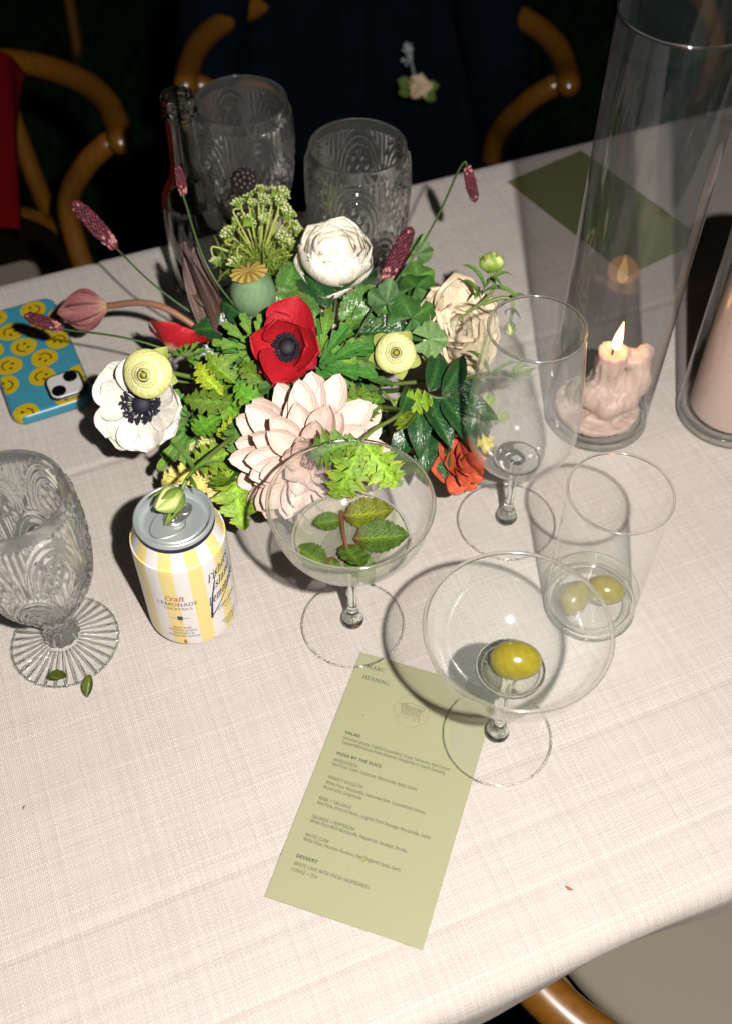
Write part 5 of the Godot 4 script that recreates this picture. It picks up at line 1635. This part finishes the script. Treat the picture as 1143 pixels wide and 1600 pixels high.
func greenery() -> void:
	var lime := tone(Color(0.144, 0.253, 0.021), Color(0.216, 0.316, 0.032))
	var lime2 := tone(Color(0.113, 0.241, 0.022), Color(0.207, 0.328, 0.036))
	var green := tone(Color(0.055, 0.168, 0.032), Color(0.102, 0.231, 0.048))
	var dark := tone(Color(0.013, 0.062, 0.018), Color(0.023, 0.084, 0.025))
	var grey := tone(Color(0.087, 0.186, 0.069), Color(0.157, 0.255, 0.098))
	var lobed := [leaf_mesh(0.044, 0.0155, "lobed", -0.5, 0.35, lime, 0.0), leaf_mesh(0.038, 0.014, "lobed", 0.6, 0.4, lime2, 2.0), leaf_mesh(0.04, 0.0145, "lobed", -0.9, 0.3, green, 4.0), leaf_mesh(0.036, 0.0135, "lobed", 0.9, 0.5, lime, 1.0)]
	var palm := [leaf_mesh(0.045, 0.03, "palmate", -0.6, 0.2, green, 0.0), leaf_mesh(0.042, 0.028, "palmate", -0.2, 0.3, green, 3.0)]
	var lime_palm := leaf_mesh(0.052, 0.036, "palmate", -0.9, 0.25, lime2, 1.0)
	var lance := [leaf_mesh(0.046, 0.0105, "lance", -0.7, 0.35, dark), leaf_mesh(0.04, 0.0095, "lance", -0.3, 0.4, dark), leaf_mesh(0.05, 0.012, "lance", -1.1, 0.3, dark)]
	var round_ := [leaf_mesh(0.036, 0.034, "round", -0.5, 1.0, green), leaf_mesh(0.034, 0.034, "round", 0.3, 1.4, grey)]
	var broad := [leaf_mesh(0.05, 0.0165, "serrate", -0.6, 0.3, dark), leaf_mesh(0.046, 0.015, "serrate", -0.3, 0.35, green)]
	var up := Vector3(0, 0.8, 0.6)
	# yellow green lobed leaves in front of the bowl, left of the dahlia
	var S := [
		["lobed_sprig", "yellow green lobed sprig rising below the red anemone", [V + Vector3(-0.01, 0.05, 0.02), Vector3(-0.0707, 0.8450, -0.5694), Vector3(-0.0733, 0.8550, -0.5852)], "A", [[Vector3(-0.0629, 0.8500, -0.5647), Vector3(0.6, 0.3, -0.5), 0.9], [Vector3(-0.0729, 0.8500, -0.5713), Vector3(-0.7, 0.4, -0.2), 0.9], [Vector3(-0.0654, 0.8500, -0.5766), Vector3(0.8, 0.2, -0.3), 0.9], [Vector3(-0.0745, 0.8530, -0.5872), Vector3(-0.6, 0.5, -0.6), 0.9], [Vector3(-0.0782, 0.8400, -0.5675), Vector3(-0.9, 0, 0.3), 0.9], [Vector3(-0.0608, 0.8500, -0.5713), Vector3(0.9, 0.1, 0.1), 0.9]]],
		["lobed_sprig", "yellow green lobed sprig under the white anemone's right edge", [V + Vector3(-0.02, 0.05, 0.02), Vector3(-0.1010, 0.8400, -0.5810), Vector3(-0.1196, 0.8450, -0.5761)], "B", [[Vector3(-0.0998, 0.8500, -0.5780), Vector3(-0.9, 0.3, 0.2), 0.9], [Vector3(-0.1093, 0.8450, -0.5694), Vector3(-0.6, 0.1, 0.8), 0.9], [Vector3(-0.0960, 0.8450, -0.5661), Vector3(0, 0.1, 1), 0.9], [Vector3(-0.1076, 0.8500, -0.5848), Vector3(-0.6, 0.4, -0.5), 0.9], [Vector3(-0.0863, 0.8500, -0.5713), Vector3(0.3, 0.2, 0.8), 0.9], [Vector3(-0.0981, 0.8550, -0.5934), Vector3(-0.7, 0.5, -0.3), 0.9]]],
		["lobed_sprig", "large jagged green leaves hanging between the can and the dahlia", [V + Vector3(-0.015, 0.05, 0.03), Vector3(-0.0880, 0.8300, -0.5570), Vector3(-0.0965, 0.8250, -0.5472)], "C", [[Vector3(-0.0984, 0.8250, -0.5472), Vector3(0.1, -0.15, 1), 1.25], [Vector3(-0.0934, 0.8300, -0.5505), Vector3(-0.9, 0, 0.5), 1.1], [Vector3(-0.0868, 0.8350, -0.5590), Vector3(0.4, 0.1, 0.5), 0.9], [Vector3(-0.0966, 0.8230, -0.5464), Vector3(-0.25, -0.15, 1), 1.1], [Vector3(-0.0877, 0.8400, -0.5642), Vector3(-0.5, 0.2, -0.4), 0.9]]],
		["lobed_sprig", "pale curled leaves behind the can", [V + Vector3(-0.02, 0.05, 0.02), Vector3(-0.1108, 0.8200, -0.5563), Vector3(-0.1363, 0.8100, -0.5391)], "P", [[Vector3(-0.1238, 0.8120, -0.5438), Vector3(-0.8, 0.1, 0.4), 0.9], [Vector3(-0.1171, 0.8150, -0.5496), Vector3(-0.3, 0, 1), 0.9], [Vector3(-0.1111, 0.8200, -0.5596), Vector3(-0.7, 0.2, -0.1), 0.9], [Vector3(-0.1322, 0.8100, -0.5372), Vector3(0.8, 0.1, 0.5), 0.9]]],
		["lobed_sprig", "small frilly yellow green sprig right of the dahlia", [V + Vector3(0.02, 0.05, 0.02), Vector3(0.0185, 0.8500, -0.5713), Vector3(0.0128, 0.8580, -0.5822)], "B", [[Vector3(0.0137, 0.8550, -0.5764), Vector3(-0.8, 0.3, 0.3), 0.9], [Vector3(0.0196, 0.8500, -0.5780), Vector3(0.9, 0.2, 0.1), 0.9], [Vector3(0.0118, 0.8560, -0.5788), Vector3(-0.5, 0.2, 0.9), 0.9], [Vector3(0.0224, 0.8480, -0.5732), Vector3(0.5, 0.1, 0.9), 0.9], [Vector3(0.0127, 0.8500, -0.5713), Vector3(-0.7, 0.1, 0.7), 0.9]]],
		["lobed_sprig", "long stalked jagged leaf drooping over the rim of the mint coupe", [V + Vector3(0.02, 0.05, 0.02), Vector3(0.0237, 0.8650, -0.5568), Vector3(0.0051, 0.8920, -0.5111), Vector3(-0.0050, 0.8930, -0.4966)], "Q", [[Vector3(-0.0024, 0.8930, -0.4995), Vector3(-0.35, -0.5, 0.75), 1], [Vector3(-0.0024, 0.8930, -0.4995), Vector3(-0.95, -0.05, 0.2), 0.85], [Vector3(-0.0015, 0.8935, -0.4991), Vector3(0.55, -0.4, 0.7), 0.9]]],
		["anemone_collar", "feathery green collar leaves beside the red anemone", [V + Vector3(0, 0.05, 0.02), Vector3(-0.0324, 0.8600, -0.6022), Vector3(-0.0348, 0.8650, -0.6039)], "F", [[Vector3(-0.0385, 0.8680, -0.6042), Vector3(0.8, 0.1, -0.25), 1.1], [Vector3(-0.0371, 0.8650, -0.6004), Vector3(0.75, -0.1, 0.75), 1.15], [Vector3(-0.0420, 0.8600, -0.5952), Vector3(-0.1, -0.1, 1), 1], [Vector3(-0.0495, 0.8550, -0.5948), Vector3(-0.6, -0.1, 0.7), 0.85], [Vector3(-0.0347, 0.8700, -0.6091), Vector3(0.7, 0.4, -0.7), 0.9], [Vector3(-0.0837, 0.8700, -0.6162), Vector3(-0.9, 0.1, -0.1), 0.8], [Vector3(-0.0870, 0.8600, -0.6163), Vector3(-0.7, -0.1, 0.6), 0.8]]],
		["anemone_collar", "feathery dark leaves hanging below the white anemone", [V + Vector3(-0.02, 0.05, 0.01), Vector3(-0.1347, 0.8250, -0.5817), Vector3(-0.1444, 0.8200, -0.5729)], "F", [[Vector3(-0.1391, 0.8250, -0.5763), Vector3(-0.4, -0.1, 0.9), 0.85], [Vector3(-0.1340, 0.8300, -0.5804), Vector3(-0.7, 0, 0.5), 0.8], [Vector3(-0.1298, 0.8250, -0.5817), Vector3(0.1, -0.1, 1), 0.9], [Vector3(-0.1251, 0.8300, -0.5907), Vector3(0.2, 0.1, 0.9), 0.8], [Vector3(-0.1411, 0.8500, -0.6269), Vector3(0.4, 0.3, -0.6), 0.4]]],
		["glossy_sprig", "glossy dark green sprig of narrow leaves right of the button bloom", [V + Vector3(0.03, 0.05, 0.01), Vector3(0.0335, 0.8500, -0.5916), Vector3(0.0546, 0.8550, -0.5784), Vector3(0.0764, 0.8500, -0.5902)], "L", [[Vector3(0.0381, 0.8530, -0.5872), Vector3(0.05, -0.2, 1), 1.15], [Vector3(0.0438, 0.8530, -0.5831), Vector3(0.45, -0.2, 0.9), 1.2], [Vector3(0.0570, 0.8550, -0.5784), Vector3(0.6, -0.1, 0.8), 0.9], [Vector3(0.0618, 0.8550, -0.5784), Vector3(0.9, 0, 0.45), 0.9], [Vector3(0.0571, 0.8560, -0.5802), Vector3(0.5, 0.3, -0.8), 0.95], [Vector3(0.0679, 0.8540, -0.5835), Vector3(0.9, 0.2, -0.3), 0.7], [Vector3(0.0476, 0.8560, -0.5842), Vector3(0.3, 0.3, -0.9), 0.9], [Vector3(0.0332, 0.8560, -0.5890), Vector3(-0.2, 0.1, 0.9), 0.8], [Vector3(0.0733, 0.8510, -0.5892), Vector3(0.5, -0.2, 0.8), 0.8]]],
		["glossy_sprig", "lower glossy dark sprig reaching to the orange flower", [V + Vector3(0.03, 0.05, 0.02), Vector3(0.0499, 0.8250, -0.5817), Vector3(0.0635, 0.8180, -0.5680)], "L", [[Vector3(0.0476, 0.8300, -0.5804), Vector3(-0.1, -0.2, 1), 1.1], [Vector3(0.0546, 0.8250, -0.5763), Vector3(0.1, -0.2, 1), 1.1], [Vector3(0.0612, 0.8200, -0.5729), Vector3(0.4, -0.2, 0.9), 0.9], [Vector3(0.0586, 0.8250, -0.5763), Vector3(0.8, 0.1, -0.1), 0.8], [Vector3(0.0516, 0.8300, -0.5804), Vector3(0.8, 0.2, 0.2), 0.9], [Vector3(0.0438, 0.8300, -0.5838), Vector3(-0.5, 0, 0.8), 0.9],]],
		["round_leaf_sprig", "soft rounded lobed leaves between the burnet spike and the cream rose", [V + Vector3(0.02, 0.05, 0), Vector3(0.0235, 0.8650, -0.6547), Vector3(0.0352, 0.8700, -0.6874)], "R", [[Vector3(0.0190, 0.8720, -0.6320), Vector3(0.7, 0.2, -0.5), 1.1], [Vector3(0.0142, 0.8720, -0.6430), Vector3(0.1, 0.4, -0.9), 0.95], [Vector3(0.0273, 0.8680, -0.6741), Vector3(0.6, 0.2, -0.6), 1], [Vector3(0.0365, 0.8600, -0.7240), Vector3(0.4, 0.4, -0.8), 0.8], [Vector3(0.0279, 0.8650, -0.7014), Vector3(0.8, 0.1, -0.3), 0.9], [Vector3(0.0337, 0.8700, -0.6270), Vector3(0.9, 0.1, 0.1), 0.9]]],
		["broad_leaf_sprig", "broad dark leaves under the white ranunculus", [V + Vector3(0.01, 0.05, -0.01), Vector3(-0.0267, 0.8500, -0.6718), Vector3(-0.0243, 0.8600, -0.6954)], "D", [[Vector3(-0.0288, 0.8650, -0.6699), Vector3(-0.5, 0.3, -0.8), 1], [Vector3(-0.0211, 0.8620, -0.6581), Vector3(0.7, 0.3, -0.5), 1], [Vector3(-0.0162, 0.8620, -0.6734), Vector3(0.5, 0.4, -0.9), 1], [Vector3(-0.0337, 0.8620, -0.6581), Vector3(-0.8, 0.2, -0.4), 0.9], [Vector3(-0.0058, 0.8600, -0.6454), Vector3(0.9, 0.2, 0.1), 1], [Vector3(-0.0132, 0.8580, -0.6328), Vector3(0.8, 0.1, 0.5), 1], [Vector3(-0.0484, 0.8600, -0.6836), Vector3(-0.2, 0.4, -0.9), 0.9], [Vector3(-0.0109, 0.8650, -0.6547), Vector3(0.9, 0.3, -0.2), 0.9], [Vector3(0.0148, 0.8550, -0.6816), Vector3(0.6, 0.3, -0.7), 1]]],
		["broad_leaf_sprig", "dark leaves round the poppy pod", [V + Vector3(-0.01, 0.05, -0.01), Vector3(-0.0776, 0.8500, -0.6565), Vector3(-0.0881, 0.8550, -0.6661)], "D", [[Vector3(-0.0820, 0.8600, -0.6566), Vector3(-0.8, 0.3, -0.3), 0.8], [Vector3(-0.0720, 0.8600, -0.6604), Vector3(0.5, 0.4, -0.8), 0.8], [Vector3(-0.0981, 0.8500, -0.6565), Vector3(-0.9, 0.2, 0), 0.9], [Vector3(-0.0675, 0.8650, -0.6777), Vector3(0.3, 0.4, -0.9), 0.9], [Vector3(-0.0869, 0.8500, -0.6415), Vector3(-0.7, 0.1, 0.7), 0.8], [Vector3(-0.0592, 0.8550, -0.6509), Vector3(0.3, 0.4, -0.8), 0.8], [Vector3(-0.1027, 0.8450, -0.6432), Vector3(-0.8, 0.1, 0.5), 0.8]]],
		["pale_leaf_sprig", "small yellow leaf sprig showing through the wine glass bowl", [V + Vector3(0.03, 0.04, 0.02), Vector3(0.0849, 0.8000, -0.6125), Vector3(0.0962, 0.8000, -0.6040)], "Y", [[Vector3(0.0894, 0.8000, -0.6019), Vector3(0.3, 0, 1), 0.8], [Vector3(0.0948, 0.8000, -0.6054), Vector3(0.9, 0.2, -0.2), 0.7], [Vector3(0.0927, 0.8000, -0.6125), Vector3(0.5, 0.3, -0.8), 0.7], [Vector3(0.0846, 0.8050, -0.6149), Vector3(0.2, 0, 1), 0.7]]]]
	var yellow := [leaf_mesh(0.034, 0.01, "finger", -0.4, 0.3, tone(Color(0.42, 0.44, 0.07), Color(0.5, 0.48, 0.1)))]
	var pale := [leaf_mesh(0.04, 0.014, "lobed", -1.4, 0.5, tone(Color(0.34, 0.40, 0.10), Color(0.55, 0.52, 0.28)), 1.0)]
	for q in S:
		var t := sprig(q[0], q[1], q[2], M.stem if q[3] in ["A", "B", "C", "P", "Q", "Y"] else M.dark_stem)
		var k := 0
		for s in q[4]:
			var set_: Array = {"A": lobed, "B": lobed, "C": [leaf_mesh(0.05, 0.021, "lobed", -0.6, 0.2, lime2, 0.6), leaf_mesh(0.046, 0.02, "lobed", -0.3, 0.25, lime, 2.2)] if k == 0 else lobed, "P": pale, "Q": [leaf_mesh(0.045, 0.019, "lobed", -0.9, 0.2, lime2, 0.3)], "F": palm, "L": lance, "R": round_, "D": broad, "Y": yellow}[q[3]]
			var pix: Vector3 = s[0]
			var nrm := (up + Vector3(jit(0.4), jit(0.3), jit(0.3))).normalized()
			var kk: float = s[2]
			put_leaf(t, set_[k % set_.size()], pix, s[1], nrm, kk * (1.0 + jit(0.08)), M.shiny_leaf if q[3] in ["L", "D"] else M.leaf)
			k += 1
	# filling leaves round the middle of the bowl, in shade under the blooms
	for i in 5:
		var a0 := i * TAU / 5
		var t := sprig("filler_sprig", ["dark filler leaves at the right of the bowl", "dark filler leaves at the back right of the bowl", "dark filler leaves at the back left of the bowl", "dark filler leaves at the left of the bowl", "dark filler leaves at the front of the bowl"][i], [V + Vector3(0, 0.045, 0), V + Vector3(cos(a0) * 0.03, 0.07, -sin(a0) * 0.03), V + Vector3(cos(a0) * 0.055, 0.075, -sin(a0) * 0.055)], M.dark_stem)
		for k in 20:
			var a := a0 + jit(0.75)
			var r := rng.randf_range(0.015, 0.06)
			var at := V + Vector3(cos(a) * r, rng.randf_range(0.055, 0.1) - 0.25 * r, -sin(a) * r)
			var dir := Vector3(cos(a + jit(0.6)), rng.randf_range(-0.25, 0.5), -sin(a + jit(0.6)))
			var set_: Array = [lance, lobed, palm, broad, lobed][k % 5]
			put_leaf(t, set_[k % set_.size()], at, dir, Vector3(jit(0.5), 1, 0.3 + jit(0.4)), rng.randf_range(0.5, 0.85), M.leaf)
